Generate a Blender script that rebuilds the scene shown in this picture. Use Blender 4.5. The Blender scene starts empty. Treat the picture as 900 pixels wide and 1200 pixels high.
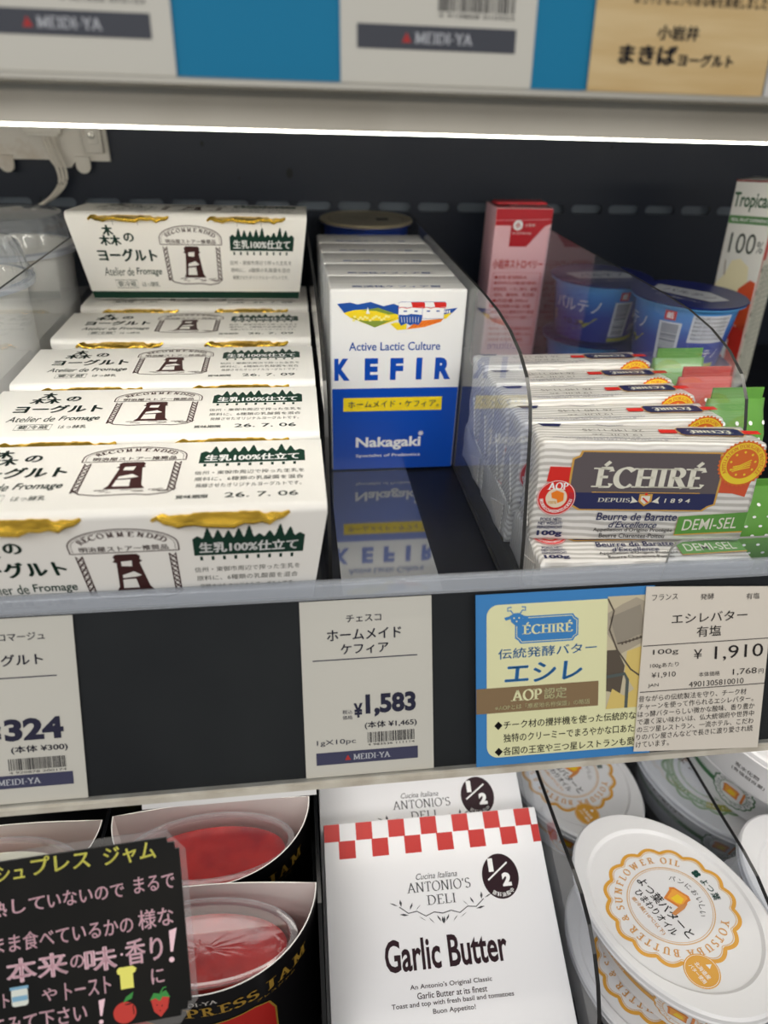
import bpy, bmesh, math, random
from math import sin, cos, pi, radians, hypot, atan2, sqrt
from mathutils import Matrix, Vector, Euler

SC = bpy.context.scene
COL = SC.collection
random.seed(7)

# ------------------------------------------------------------------ camera, world, lights, exposure
cam = bpy.data.cameras.new('camera')
cam_ob = bpy.data.objects.new('camera', cam)
COL.objects.link(cam_ob)
CR = Vector((0.9923, -0.1206, 0.0292)); CU = Vector((0.0396, 0.5303, 0.8469)); CF = Vector((0.1176, 0.8392, -0.5310))
CF.normalize(); CR = (CR - CF * CR.dot(CF)).normalized(); CU = CR.cross(CF)
cam_ob.matrix_world = Matrix(((CR.x, CU.x, -CF.x, 0), (CR.y, CU.y, -CF.y, -0.291), (CR.z, CU.z, -CF.z, 0.2338), (0, 0, 0, 1)))
cam.sensor_fit = 'VERTICAL'; cam.sensor_height = 36; cam.sensor_width = 27
cam.lens = 24.0
cam.clip_start = 0.01
cam.dof.use_dof = True
cam.dof.focus_distance = 0.36
cam.dof.aperture_fstop = 24.0 / 3.9
SC.camera = cam_ob

world = bpy.data.worlds.new('store'); SC.world = world
world.use_nodes = True
bg = world.node_tree.nodes['Background']
bg.inputs['Color'].default_value = (1.0, 0.97, 0.93, 1); bg.inputs['Strength'].default_value = 0.34

def area(name, loc, rot, sx, sy, power, color=(1, 1, 1)):
    l = bpy.data.lights.new(name, 'AREA'); l.shape = 'RECTANGLE'; l.size = sx; l.size_y = sy; l.energy = power; l.color = color
    o = bpy.data.objects.new(name, l); COL.objects.link(o); o.location = loc; o.rotation_euler = rot
    return o
area('ceiling_light', (0.0, -1.8, 1.35), (radians(54), 0, 0), 2.4, 0.6, 16, (1.0, 0.97, 0.93))
area('aisle_light', (-0.9, -1.6, 1.6), (radians(50), 0, radians(-28)), 1.2, 0.5, 9, (1.0, 0.98, 0.95))
LED_STRENGTH = 12.0
vs = SC.view_settings
vs.view_transform = 'Standard'; vs.look = 'None'; vs.gamma = 1.0; vs.exposure = 0.0; vs.use_curve_mapping = False
SC.cycles.transparent_max_bounces = 24

# ------------------------------------------------------------------ materials
def lin(c):
    r = []
    for v in c:
        v /= 255.0
        r.append(v / 12.92 if v <= 0.04045 else ((v + 0.055) / 1.055) ** 2.4)
    return (r[0], r[1], r[2], 1)
MATS = {}
def P(name, rgb, rough=0.5, metal=0.0, spec=0.5, emit=0.0, coat=0.0, trans=0.0, alpha=1.0, sss=0.0):
    if name in MATS: return MATS[name]
    m = bpy.data.materials.new(name); m.use_nodes = True
    b = m.node_tree.nodes['Principled BSDF']
    if name.startswith('ink'): spec = min(spec, 0.2)
    b.inputs['Base Color'].default_value = lin(rgb); b.inputs['Roughness'].default_value = rough
    b.inputs['Metallic'].default_value = metal; b.inputs['Specular IOR Level'].default_value = spec
    b.inputs['Coat Weight'].default_value = coat; b.inputs['Transmission Weight'].default_value = trans
    b.inputs['Alpha'].default_value = alpha
    if emit:
        b.inputs['Emission Color'].default_value = lin(rgb); b.inputs['Emission Strength'].default_value = emit
    MATS[name] = m; return m
def nt(m): return m.node_tree.nodes, m.node_tree.links
def clear(name, tint=(250, 252, 255), veil=0.0, veil_rgb=(230, 232, 235), ior=1.49, rough=0.0):
    """thin clear plastic: fresnel mirror over a clear sheet, plus a slight diffuse veil"""
    m = bpy.data.materials.new(name); m.use_nodes = True; n, l = nt(m)
    n.clear()
    out = n.new('ShaderNodeOutputMaterial'); t = n.new('ShaderNodeBsdfTransparent'); g = n.new('ShaderNodeBsdfGlossy')
    f = n.new('ShaderNodeFresnel'); mx = n.new('ShaderNodeMixShader'); d = n.new('ShaderNodeBsdfDiffuse'); mv = n.new('ShaderNodeMixShader')
    t.inputs[0].default_value = lin(tint); g.inputs['Roughness'].default_value = rough; f.inputs['IOR'].default_value = ior
    d.inputs[0].default_value = lin(veil_rgb); mv.inputs[0].default_value = veil
    l.new(t.outputs[0], mv.inputs[1]); l.new(d.outputs[0], mv.inputs[2])
    gm = n.new('ShaderNodeNewGeometry'); iv = n.new('ShaderNodeMath'); iv.operation = 'SUBTRACT'; iv.inputs[0].default_value = 1.0; mul = n.new('ShaderNodeMath'); mul.operation = 'MULTIPLY'
    l.new(gm.outputs['Backfacing'], iv.inputs[1]); l.new(iv.outputs[0], mul.inputs[0]); l.new(f.outputs[0], mul.inputs[1])
    l.new(mul.outputs[0], mx.inputs[0]); l.new(mv.outputs[0], mx.inputs[1]); l.new(g.outputs[0], mx.inputs[2]); l.new(mx.outputs[0], out.inputs[0])
    MATS[name] = m; return m
def noise_rough(m, scale, lo, hi):
    n, l = nt(m); b = n['Principled BSDF']
    tc = n.new('ShaderNodeTexCoord'); nz = n.new('ShaderNodeTexNoise'); mr = n.new('ShaderNodeMapRange')
    nz.inputs['Scale'].default_value = scale; mr.inputs[3].default_value = lo; mr.inputs[4].default_value = hi
    l.new(tc.outputs['Object'], nz.inputs['Vector']); l.new(nz.outputs[0], mr.inputs[0]); l.new(mr.outputs[0], b.inputs['Roughness'])
def bump(m, scale, strength, dist=0.001, detail=3):
    n, l = nt(m); b = n['Principled BSDF']
    tc = n.new('ShaderNodeTexCoord'); nz = n.new('ShaderNodeTexNoise'); bp = n.new('ShaderNodeBump')
    nz.inputs['Scale'].default_value = scale; nz.inputs['Detail'].default_value = detail
    bp.inputs['Strength'].default_value = strength; bp.inputs['Distance'].default_value = dist
    l.new(tc.outputs['Object'], nz.inputs['Vector']); l.new(nz.outputs[0], bp.inputs['Height']); l.new(bp.outputs[0], b.inputs['Normal'])
def ramp_mix(m, scale, c1, c2, p1=0.4, p2=0.6, stretch=(1, 1, 1), detail=4):
    n, l = nt(m); b = n['Principled BSDF']
    tc = n.new('ShaderNodeTexCoord'); mp = n.new('ShaderNodeMapping'); nz = n.new('ShaderNodeTexNoise'); cr = n.new('ShaderNodeValToRGB')
    mp.inputs['Scale'].default_value = stretch; nz.inputs['Scale'].default_value = scale; nz.inputs['Detail'].default_value = detail
    cr.color_ramp.elements[0].position = p1; cr.color_ramp.elements[1].position = p2
    cr.color_ramp.elements[0].color = lin(c1); cr.color_ramp.elements[1].color = lin(c2)
    l.new(tc.outputs['Object'], mp.inputs[0]); l.new(mp.outputs[0], nz.inputs['Vector']); l.new(nz.outputs[0], cr.inputs[0]); l.new(cr.outputs[0], b.inputs['Base Color'])

WALL = P('wall_slate_paint', (27, 34, 47), 0.45, spec=0.3); noise_rough(WALL, 30, 0.36, 0.5)
SLOTBACK = P('slot_backing', (88, 98, 110), 0.5)
DECK = P('deck_navy', (15, 18, 25), 0.3, spec=0.35); noise_rough(DECK, 60, 0.28, 0.42)
STRIP = P('slick_strip', (34, 42, 54), 0.06, spec=1.0, coat=1.0)
STRIP.node_tree.nodes['Principled BSDF'].inputs['IOR'].default_value = 1.85
BLACKP = P('black_plastic', (24, 27, 30), 0.45); bump(BLACKP, 300, 0.05)
BLACKG = P('black_gloss', (12, 13, 15), 0.25)
RAILB = P('rail_backing', (30, 32, 33), 0.5, spec=0.2); ramp_mix(RAILB, 14, (15, 17, 19), (30, 32, 31), 0.35, 0.7)
CYAN = P('cyan_strip', (0, 128, 166), 0.6, spec=.2)
BEIGE = P('beige_plastic', (196, 190, 176), 0.45); ramp_mix(BEIGE, 60, (180, 172, 158), (204, 199, 186), 0.35, 0.6)
ALU = P('satin_aluminium', (178, 176, 168), 0.32, metal=0.7)
LEDH = P('led_housing', (208, 203, 190), 0.22, spec=0.6); ramp_mix(LEDH, 9, (188, 182, 168), (220, 216, 205), 0.35, 0.65, (1, 1, 1))
LED = P('led_diffuser', (255, 250, 238), 0.5, emit=LED_STRENGTH)
SHELFW = P('white_steel', (205, 205, 200), 0.4)
ACR = clear('clear_acrylic', veil=0.035, ior=1.6)
ACRV = clear('clear_rail_cover', veil=0.004, ior=1.22)
LAM = clear('laminate_film', veil=0.10, veil_rgb=(220, 215, 210), ior=1.4, rough=0.08)
MILK = clear('milky_lip', veil=0.27, veil_rgb=(206, 210, 216), ior=1.65, rough=0.06)
DOME = clear('dome_plastic', veil=0.22, veil_rgb=(215, 220, 225), ior=1.7, rough=0.05)
CUPCL = clear('clear_cup', tint=(255, 240, 238), veil=0.08, veil_rgb=(240, 190, 185), ior=1.6, rough=0.04)
CUPLID = clear('clear_lid', veil=0.03, ior=1.45, rough=0.03)
EDGE = P('acrylic_edge', (46, 46, 46), 0.25, spec=0.6)  # dark grey painted in for the refraction that darkens clear edges
TAGP = P('tag_paper', (222, 213, 194), 0.6)
TAGW = P('tag_paper_white', (218, 211, 200), 0.6)
INK = P('ink_navy', (38, 36, 58), 0.6)
INKB = P('ink_black', (34, 30, 32), 0.6)
BANNER = P('banner_navy', (58, 56, 84), 0.6)
BANNERT = P('banner_text', (205, 202, 200), 0.6)
REDINK = P('ink_red', (190, 50, 45), 0.6)
BOARD = P('white_board', (240, 238, 233), 0.42)
BOARDIN = P('white_board_inner', (225, 215, 212), 0.6)
GREEN = P('ink_forest', (20, 56, 44), 0.5)
BROWN = P('ink_brown', (66, 36, 36), 0.5)
GREY = P('ink_grey', (120, 116, 112), 0.5)
GOLD = P('gold_foil', (240, 198, 78), 0.26, metal=1.0); bump(GOLD, 180, 0.35, 0.002)
PLWH = P('white_plastic', (238, 238, 240), 0.32)
PLWH2 = P('white_cup', (232, 228, 218), 0.4)
KBLUE = P('kefir_blue', (10, 74, 180), 0.3, coat=0.3)
KINK = P('kefir_ink', (20, 78, 165), 0.4)
KWHITE = P('kefir_board', (236, 236, 236), 0.3, coat=0.2)
YEL = P('ink_yellow', (242, 214, 40), 0.5)
OLIVE = P('ink_olive', (130, 150, 60), 0.5)
WHITE = P('ink_white', (244, 244, 244), 0.45)
ORANGE = P('ink_orange', (238, 130, 40), 0.5)
RED = P('ink_bright_red', (214, 48, 42), 0.45)
SKIN = P('ink_peach', (238, 190, 160), 0.5)
NAVY = P('butter_navy', (30, 36, 84), 0.35, spec=0.6)
NAVYREFL = P('butter_navy_reflection', (92, 84, 88), 0.4, spec=0.5)  # warm reflection on the navy label, painted in as flat grey-brown
GOLDI = P('ink_gold', (206, 160, 82), 0.4)
CREAMI = P('ink_cream', (222, 220, 206), 0.45)
DGREEN = P('butter_green', (92, 150, 66), 0.45)
SEALO = P('seal_orange', (214, 104, 40), 0.45)
SEALY = P('seal_yellow', (236, 206, 50), 0.45)
POPB = P('pop_blue', (52, 128, 194), 0.45)
POPY = P('pop_cream', (226, 226, 180), 0.5)
POPBR = P('pop_brown', (132, 108, 76), 0.5)
TUBO = P('tub_orange', (226, 166, 62), 0.45)
TUBL = P('tub_line', (222, 186, 140), 0.45)
TUBG = P('tub_green', (60, 120, 72), 0.45)
TUBG2 = P('tub_pale_green', (150, 180, 140), 0.45)
TUBGOLD = P('tub_olive_gold', (176, 176, 78), 0.45)
TOASTO = P('toast_crust', (224, 134, 58), 0.5)
TOASTY = P('toast_butter', (248, 208, 44), 0.5)
GREENLOGO = P('ink_logo_green', (30, 74, 66), 0.5)
GB = P('box_white', (240, 240, 243), 0.3, coat=0.15)
GRED = P('check_red', (196, 48, 44), 0.4)
GINK = P('ink_wine', (44, 22, 30), 0.45)
GLGREY = P('ink_logo_grey', (70, 72, 76), 0.5)
BSLEEVE = P('sleeve_black', (18, 17, 19), 0.28, spec=0.5)
JGOLD = P('jam_gold', (196, 156, 66), 0.35, metal=0.4)
JAMR = P('jam_red', (176, 30, 34), 0.14, spec=0.6); bump(JAMR, 90, 0.10, 0.002)
ramp_mix(JAMR, 34, (138, 22, 30), (206, 52, 46), 0.35, 0.68)
JAMP = P('jam_pale', (226, 222, 196), 0.2); bump(JAMP, 60, 0.2, 0.004)
SLATE = P('card_black', (22, 23, 22), 0.35, spec=.3); ramp_mix(SLATE, 18, (7, 8, 8), (24, 22, 19), 0.45, 0.75)
CHALKP = P('chalk_pink', (255, 216, 228), 0.6)
CHALKY = P('chalk_yellow', (246, 242, 118), 0.6)
CHALKW = P('chalk_white', (226, 232, 224), 0.6)
CHALKB = P('chalk_blue', (130, 180, 210), 0.6)
CHALKR = P('chalk_red', (206, 58, 48), 0.6)
CHALKG = P('chalk_green', (58, 150, 66), 0.6)
WOOD = P('wood_card', (226, 190, 128), 0.5); ramp_mix(WOOD, 12, (214, 174, 108), (236, 204, 146), 0.35, 0.65, (1, 1, 9))
PINK = P('carton_pink', (248, 196, 204), 0.35, coat=0.2)
CRED = P('carton_red', (200, 30, 44), 0.3, coat=0.3)
CDARK = P('carton_maroon', (96, 24, 34), 0.35)
SILVER = P('silver_seal', (180, 180, 182), 0.3, metal=0.8)
BLUECUP = P('cup_blue', (28, 84, 180), 0.3, coat=0.2)
CUPLIDB = P('cup_lid_navy', (24, 34, 104), 0.3)
TGREEN = P('juice_green', (22, 84, 44), 0.4)
TRED = P('juice_red', (204, 52, 40), 0.35)
PEAR = P('juice_pear', (236, 228, 190), 0.4)
DBLUE = P('tub_navy', (26, 50, 120), 0.3)
FOILB = P('beige_foil', (176, 166, 140), 0.3, metal=0.5); bump(FOILB, 90, 0.3, 0.002)
PGREEN = P('pouch_green', (92, 150, 58), 0.3, coat=0.3)
PRED = P('pouch_red', (186, 60, 52), 0.35)
CABLE = P('cable_white', (214, 208, 196), 0.5)
BRKT = P('bracket_white', (206, 200, 188), 0.5); ramp_mix(BRKT, 40, (172, 150, 122), (212, 207, 197), 0.22, 0.46)
DARKHOLE = P('dark_hole', (12, 13, 15), 0.8)

# cup gradient print (light blue at the rim, navy lower down)
def z_gradient(m, stops, z0, z1):
    n, l = nt(m); b = n['Principled BSDF']
    tc = n.new('ShaderNodeTexCoord'); sp = n.new('ShaderNodeSeparateXYZ'); mr = n.new('ShaderNodeMapRange'); cr = n.new('ShaderNodeValToRGB')
    mr.inputs[1].default_value = z0; mr.inputs[2].default_value = z1
    e = cr.color_ramp.elements
    e[0].position, e[0].color = stops[0][0], lin(stops[0][1]); e[1].position, e[1].color = stops[-1][0], lin(stops[-1][1])
    for p, c in stops[1:-1]:
        k = e.new(p); k.color = lin(c)
    l.new(tc.outputs['Object'], sp.inputs[0]); l.new(sp.outputs[2], mr.inputs[0]); l.new(mr.outputs[0], cr.inputs[0]); l.new(cr.outputs[0], b.inputs['Base Color'])
z_gradient(BLUECUP, [(0, (50, 54, 142)), (0.45, (54, 74, 166)), (0.8, (70, 136, 214)), (1, (96, 168, 226))], 0.0, 0.05)

# striped silver butter wrap: printed grey waves on bright foil paper
def stripes(name, period=0.0034):
    m = P(name, (232, 232, 232), 0.3, spec=0.6, coat=0.25); n, l = nt(m); b = n['Principled BSDF']
    tc = n.new('ShaderNodeTexCoord'); sp = n.new('ShaderNodeSeparateXYZ'); ad = n.new('ShaderNodeMath'); ad.operation = 'ADD'
    nz = n.new('ShaderNodeTexNoise'); nz.inputs['Scale'].default_value = 45; nz.inputs['Detail'].default_value = 1
    mu = n.new('ShaderNodeMath'); mu.operation = 'MULTIPLY_ADD'; mu.inputs[1].default_value = 0.004
    sc = n.new('ShaderNodeMath'); sc.operation = 'MULTIPLY'; sc.inputs[1].default_value = 2 * pi / period
    sn = n.new('ShaderNodeMath'); sn.operation = 'SINE'
    cr = n.new('ShaderNodeValToRGB'); e = cr.color_ramp.elements
    e[0].position = 0.25; e[1].position = 0.7; e[0].color = lin((190, 187, 182)); e[1].color = lin((232, 230, 226))
    mr = n.new('ShaderNodeMapRange'); mr.inputs[1].default_value = -1; mr.inputs[2].default_value = 1
    l.new(tc.outputs['Object'], sp.inputs[0]); l.new(tc.outputs['Object'], nz.inputs['Vector'])
    l.new(sp.outputs[1], ad.inputs[0]); l.new(sp.outputs[2], ad.inputs[1])
    l.new(nz.outputs[0], mu.inputs[0]); l.new(ad.outputs[0], mu.inputs[2])
    l.new(mu.outputs[0], sc.inputs[0]); l.new(sc.outputs[0], sn.inputs[0]); l.new(sn.outputs[0], mr.inputs[0]); l.new(mr.outputs[0], cr.inputs[0]); l.new(cr.outputs[0], b.inputs['Base Color'])
    nz2 = n.new('ShaderNodeTexNoise'); nz2.inputs['Scale'].default_value = 130; bp = n.new('ShaderNodeBump'); bp.inputs['Strength'].default_value = 0.3; bp.inputs['Distance'].default_value = 0.0015
    l.new(tc.outputs['Object'], nz2.inputs['Vector']); l.new(nz2.outputs[0], bp.inputs['Height']); l.new(bp.outputs[0], b.inputs['Normal'])
    return m
WRAP = stripes('butter_wrap')

# ------------------------------------------------------------------ mesh helpers
class MB:
    def __init__(s): s.v = []; s.f = []; s.mi = []; s.mats = []
    def mat(s, m):
        if m not in s.mats: s.mats.append(m)
        return s.mats.index(m)
    def add(s, verts, faces, m):
        b = len(s.v); s.v += [tuple(p) for p in verts]; k = s.mat(m)
        for f in faces: s.f.append(tuple(b + i for i in f)); s.mi.append(k)
    def box(s, x0, x1, y0, y1, z0, z1, m):
        v = [(x, y, z) for x in (x0, x1) for y in (y0, y1) for z in (z0, z1)]
        s.add(v, [(0, 1, 3, 2), (4, 6, 7, 5), (0, 4, 5, 1), (2, 3, 7, 6), (0, 2, 6, 4), (1, 5, 7, 3)], m)
    def rbox(s, x0, x1, y0, y1, z0, z1, r, m, seg=2, fn=None, cuts=0):
        bm = bmesh.new(); bmesh.ops.create_cube(bm, size=1)
        for v in bm.verts: v.co = Vector(((x0 + x1) / 2 + v.co.x * (x1 - x0), (y0 + y1) / 2 + v.co.y * (y1 - y0), (z0 + z1) / 2 + v.co.z * (z1 - z0)))
        bmesh.ops.bevel(bm, geom=bm.edges[:], offset=r, segments=seg, profile=0.5, affect='EDGES')
        if cuts: bmesh.ops.subdivide_edges(bm, edges=[e for e in bm.edges if e.calc_length() > 0.01], cuts=cuts, use_grid_fill=True)
        if fn:
            for v in bm.verts: v.co = Vector(fn(v.co))
        bm.verts.index_update()
        s.add([v.co[:] for v in bm.verts], [[v.index for v in f.verts] for f in bm.faces], m); bm.free()
    def prism(s, poly, ax, a0, a1, m, mside=None):
        """poly: points in the two other axes (cyclic order), extruded along axis ax"""
        def p3(q, a):
            return ((a, q[0], q[1]), (q[0], a, q[1]), (q[0], q[1], a))[ax]
        n = len(poly); v = [p3(q, a0) for q in poly] + [p3(q, a1) for q in poly]
        s.add(v, [tuple(range(n))[::-1], tuple(range(n, 2 * n))], m)
        s.add(v, [(i, (i + 1) % n, n + (i + 1) % n, n + i) for i in range(n)], mside or m)
    def loft(s, rings, m, cap0=False, cap1=False, closed=True):
        n = len(rings[0]); v = [p for r in rings for p in r]; f = []
        for k in range(len(rings) - 1):
            for i in range(n if closed else n - 1):
                j = (i + 1) % n
                f.append((k * n + i, k * n + j, (k + 1) * n + j, (k + 1) * n + i))
        if cap0: f.append(tuple(range(n))[::-1])
        if cap1: f.append(tuple((len(rings) - 1) * n + i for i in range(n)))
        s.add(v, f, m)
    def lathe(s, prof, m, n=48, cx=0, cy=0, sx=1.0, sy=1.0, cap0=False, cap1=False):
        s.loft([[(cx + r * sx * cos(2 * pi * i / n), cy + r * sy * sin(2 * pi * i / n), z) for i in range(n)] for r, z in prof], m, cap0, cap1)
    def tube(s, pts, r, m, n=8):
        rings = []
        for k, p in enumerate(pts):
            p = Vector(p); a = Vector(pts[max(0, k - 1)]); b = Vector(pts[min(len(pts) - 1, k + 1)])
            t = (b - a).normalized(); u = t.cross(Vector((0, 0, 1)) if abs(t.z) < 0.9 else Vector((1, 0, 0))).normalized(); w = t.cross(u)
            rings.append([tuple(p + u * r * cos(2 * pi * i / n) + w * r * sin(2 * pi * i / n)) for i in range(n)])
        s.loft(rings, m, True, True)
    def build(s, name, parent=None, smooth=0.6, loc=None, mat4=None):
        me = bpy.data.meshes.new(name); me.from_pydata(s.v, [], s.f)
        for m in s.mats: me.materials.append(m)
        me.polygons.foreach_set('material_index', s.mi)
        if smooth:
            me.shade_smooth(); me.set_sharp_from_angle(angle=smooth)
        me.update()
        o = bpy.data.objects.new(name, me); COL.objects.link(o)
        if parent: o.parent = parent
        if loc: o.location = loc
        if mat4: o.matrix_world = mat4
        return o

def tag(o, label, cat, group=None):
    o['label'] = label; o['category'] = cat
    if group: o['group'] = group
    return o
def thing(name, label, cat, loc=(0, 0, 0), rot=(0, 0, 0), group=None, mat4=None):
    o = bpy.data.objects.new(name, None); COL.objects.link(o); o.empty_display_size = 0.02
    if mat4: o.matrix_world = mat4
    else: o.location = loc; o.rotation_euler = rot
    return tag(o, label, cat, group)
def struct(o): o['kind'] = 'structure'; return o
def copy_tree(root, label, loc=None, rot=None, skip=()):
    c = root.copy(); COL.objects.link(c); c['label'] = label
    if loc is not None: c.location = loc
    if rot is not None: c.rotation_euler = rot
    for ch in list(root.children):
        if ch.name.split('.')[0] in skip: continue
        d = ch.copy(); COL.objects.link(d); d.parent = c
        for g in list(ch.children):
            e = g.copy(); COL.objects.link(e); e.parent = d
    return c

# ------------------------------------------------------------------ lettering
_tc = bpy.data.curves.new('lettering', 'FONT'); _tc.size = 1; _tc.resolution_u = 3
_to = bpy.data.objects.new('lettering', _tc); COL.objects.link(_to)
TEXT = {}
def sans(s, bold=0.0):
    k = (s, bold)
    if k not in TEXT:
        asc = all(ord(c) < 0x2000 for c in s)
        _tc.body = s; _tc.offset = bold if asc else 0.0
        bpy.context.view_layer.update()
        me = bpy.data.meshes.new_from_object(_to)
        TEXT[k] = ([(v.co.x, v.co.y) for v in me.vertices], [tuple(p.vertices) for p in me.polygons])
        bpy.data.meshes.remove(me)
        if bold > 0 and not asc:
            V, F = TEXT[k]; NV = []; NF = []
            for dx, dy in ((bold, 0), (-bold, 0), (0, bold * .6), (0, -bold * .6)):
                b = len(NV); NV += [(x + dx, y + dy) for x, y in V]; NF += [tuple(b + i for i in f) for f in F]
            TEXT[k] = (NV, NF)
    return TEXT[k]
def el(cx, cy, rx, ry, a0, a1, n=14):
    return [(cx + rx * cos(radians(a0 + (a1 - a0) * i / n)), cy + ry * sin(radians(a0 + (a1 - a0) * i / n))) for i in range(n + 1)]
GL = {
 'A': (.80, [[(.06, 0), (.40, 1)], [(.38, 1), (.72, 0)], [(.18, .34), (.60, .34)]], [(.07, 0), (.71, 0)]),
 'B': (.68, [[(.15, 0), (.15, 1)], [(.15, .98), (.34, .98)] + el(.34, .76, .2, .22, 90, -90) + [(.15, .53)], [(.15, .53), (.36, .53)] + el(.36, .28, .23, .26, 90, -90) + [(.15, .02)]], [(.12, 0), (.12, 1)]),
 'C': (.80, [el(.44, .5, .36, .5, 42, 318, 24)], []),
 'D': (.84, [[(.15, 0), (.15, 1)], [(.15, .98), (.34, .98)] + el(.34, .5, .40, .48, 90, -90, 20) + [(.15, .02)]], [(.12, 0), (.12, 1)]),
 'E': (.66, [[(.15, 0), (.15, 1)], [(.15, .98), (.55, .98), (.57, .82)], [(.15, .53), (.46, .53)], [(.15, .02), (.57, .02), (.60, .2)]], [(.12, 0), (.12, 1)]),
 'F': (.62, [[(.15, 0), (.15, 1)], [(.15, .98), (.55, .98), (.57, .82)], [(.15, .53), (.45, .53)]], [(.15, 0), (.12, 1)]),
 'G': (.84, [el(.44, .5, .36, .5, 42, 300, 24) + [(.70, .12)], [(.70, .02), (.70, .42)]], [(.68, .42)]),
 'H': (.84, [[(.15, 0), (.15, 1)], [(.69, 0), (.69, 1)], [(.15, .52), (.69, .52)]], [(.15, 0), (.15, 1), (.69, 0), (.69, 1)]),
 'I': (.34, [[(.17, 0), (.17, 1)]], [(.17, 0), (.17, 1)]),
 'J': (.44, [[(.27, 1), (.27, .1)] + el(.13, .06, .14, .2, 0, -100, 8)], [(.27, 1)]),
 'K': (.78, [[(.15, 0), (.15, 1)], [(.18, .46), (.62, 1)], [(.28, .58), (.68, 0)]], [(.15, 0), (.15, 1), (.62, 1), (.68, 0)]),
 'L': (.62, [[(.15, 0), (.15, 1)], [(.15, .02), (.55, .02), (.58, .22)]], [(.15, 0), (.15, 1)]),
 'M': (1.0, [[(.14, 0), (.17, 1)], [(.17, 1), (.5, .08)], [(.5, .08), (.83, 1)], [(.83, 1), (.87, 0)]], [(.14, 0), (.13, 1), (.87, 0), (.87, 1)]),
 'N': (.86, [[(.15, 0), (.15, 1)], [(.15, 1), (.71, 0)], [(.71, 0), (.71, 1)]], [(.15, 0), (.10, 1), (.71, 1)]),
 'O': (.88, [el(.44, .5, .37, .5, 0, 360, 32)], []),
 'P': (.64, [[(.15, 0), (.15, 1)], [(.15, .98), (.34, .98)] + el(.34, .73, .22, .25, 90, -90) + [(.15, .48)]], [(.15, 0), (.12, 1)]),
 'R': (.74, [[(.15, 0), (.15, 1)], [(.15, .98), (.34, .98)] + el(.34, .75, .21, .23, 90, -90) + [(.15, .52)], [(.36, .52), (.66, 0)]], [(.15, 0), (.12, 1), (.68, 0)]),
 'S': (.62, [el(.31, .75, .21, .23, 30, 270, 16) + el(.30, .265, .24, .255, 90, -150, 16)], []),
 'T': (.72, [[(.36, 0), (.36, 1)], [(.06, .8), (.07, .98), (.65, .98), (.66, .8)]], [(.36, 0)]),
 'U': (.82, [[(.15, 1), (.15, .3)] + el(.41, .3, .26, .3, 180, 360, 14) + [(.67, 1)]], [(.15, 1), (.67, 1)]),
 'V': (.78, [[(.06, 1), (.39, 0)], [(.39, 0), (.72, 1)]], [(.07, 1), (.71, 1)]),
 'W': (1.1, [[(.06, 1), (.32, 0)], [(.32, 0), (.55, .9)], [(.55, .9), (.78, 0)], [(.78, 0), (1.04, 1)]], [(.07, 1), (1.03, 1)]),
 'X': (.76, [[(.08, 1), (.68, 0)], [(.10, 0), (.66, 1)]], [(.08, 1), (.68, 0), (.10, 0), (.66, 1)]),
 'Y': (.74, [[(.06, 1), (.37, .48)], [(.68, 1), (.37, .48)], [(.37, .5), (.37, 0)]], [(.07, 1), (.67, 1), (.37, 0)]),
 'Z': (.68, [[(.08, .82), (.09, .98), (.60, .98), (.08, .02), (.60, .02), (.61, .2)]], []),
 ' ': (.38, [], []), "'": (.24, [[(.12, 1), (.10, .74)]], []), '-': (.4, [[(.06, .42), (.34, .42)]], []),
}
def serif(s, wt=0.15):
    k = (s, 'serif', wt)
    if k in TEXT: return TEXT[k]
    V = []; F = []; x = 0
    for ch in s:
        acc = ch == 'É'
        if acc: ch = 'E'
        if ch not in GL:
            v, f = sans(ch, 0.01)
            xs = [p[0] for p in v]; b = len(V); k2 = 1 / 0.72
            V += [(x + (p[0] - min(xs)) * k2 + .05, p[1] * k2) for p in v]; F += [tuple(b + i for i in q) for q in f]; x += (max(xs) - min(xs)) * k2 + .14
            continue
        w, strokes, ser = GL[ch]
        strokes = list(strokes)
        if acc: strokes.append([(.28, 1.1), (.46, 1.32)])
        for st in strokes:
            n = len(st); L = []; R = []
            for i, p in enumerate(st):
                a = st[max(0, i - 1)]; c = st[min(n - 1, i + 1)]
                if i > 0 and i < n - 1 or True:
                    dx, dy = c[0] - a[0], c[1] - a[1]
                d = hypot(dx, dy) or 1; dx /= d; dy /= d
                th = (wt * .34 + wt * .66 * abs(sin(atan2(dy, dx) - radians(18)))) / 2
                L.append((x + p[0] - dy * th, p[1] + dx * th)); R.append((x + p[0] + dy * th, p[1] - dx * th))
            b = len(V); V += L + R
            F += [(b + i, b + n + i, b + n + i + 1, b + i + 1) for i in range(n - 1)]
        for sx_, sy_ in ser:
            h = wt * .30; hw = wt * 1.15; b = len(V); y0 = 0 if sy_ < .5 else sy_ - h
            V += [(x + sx_ - hw, y0), (x + sx_ + hw, y0), (x + sx_ + hw, y0 + h), (x + sx_ - hw, y0 + h)]; F.append((b, b + 1, b + 2, b + 3))
        x += w + .05
    TEXT[k] = (V, F); return TEXT[k]

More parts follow.
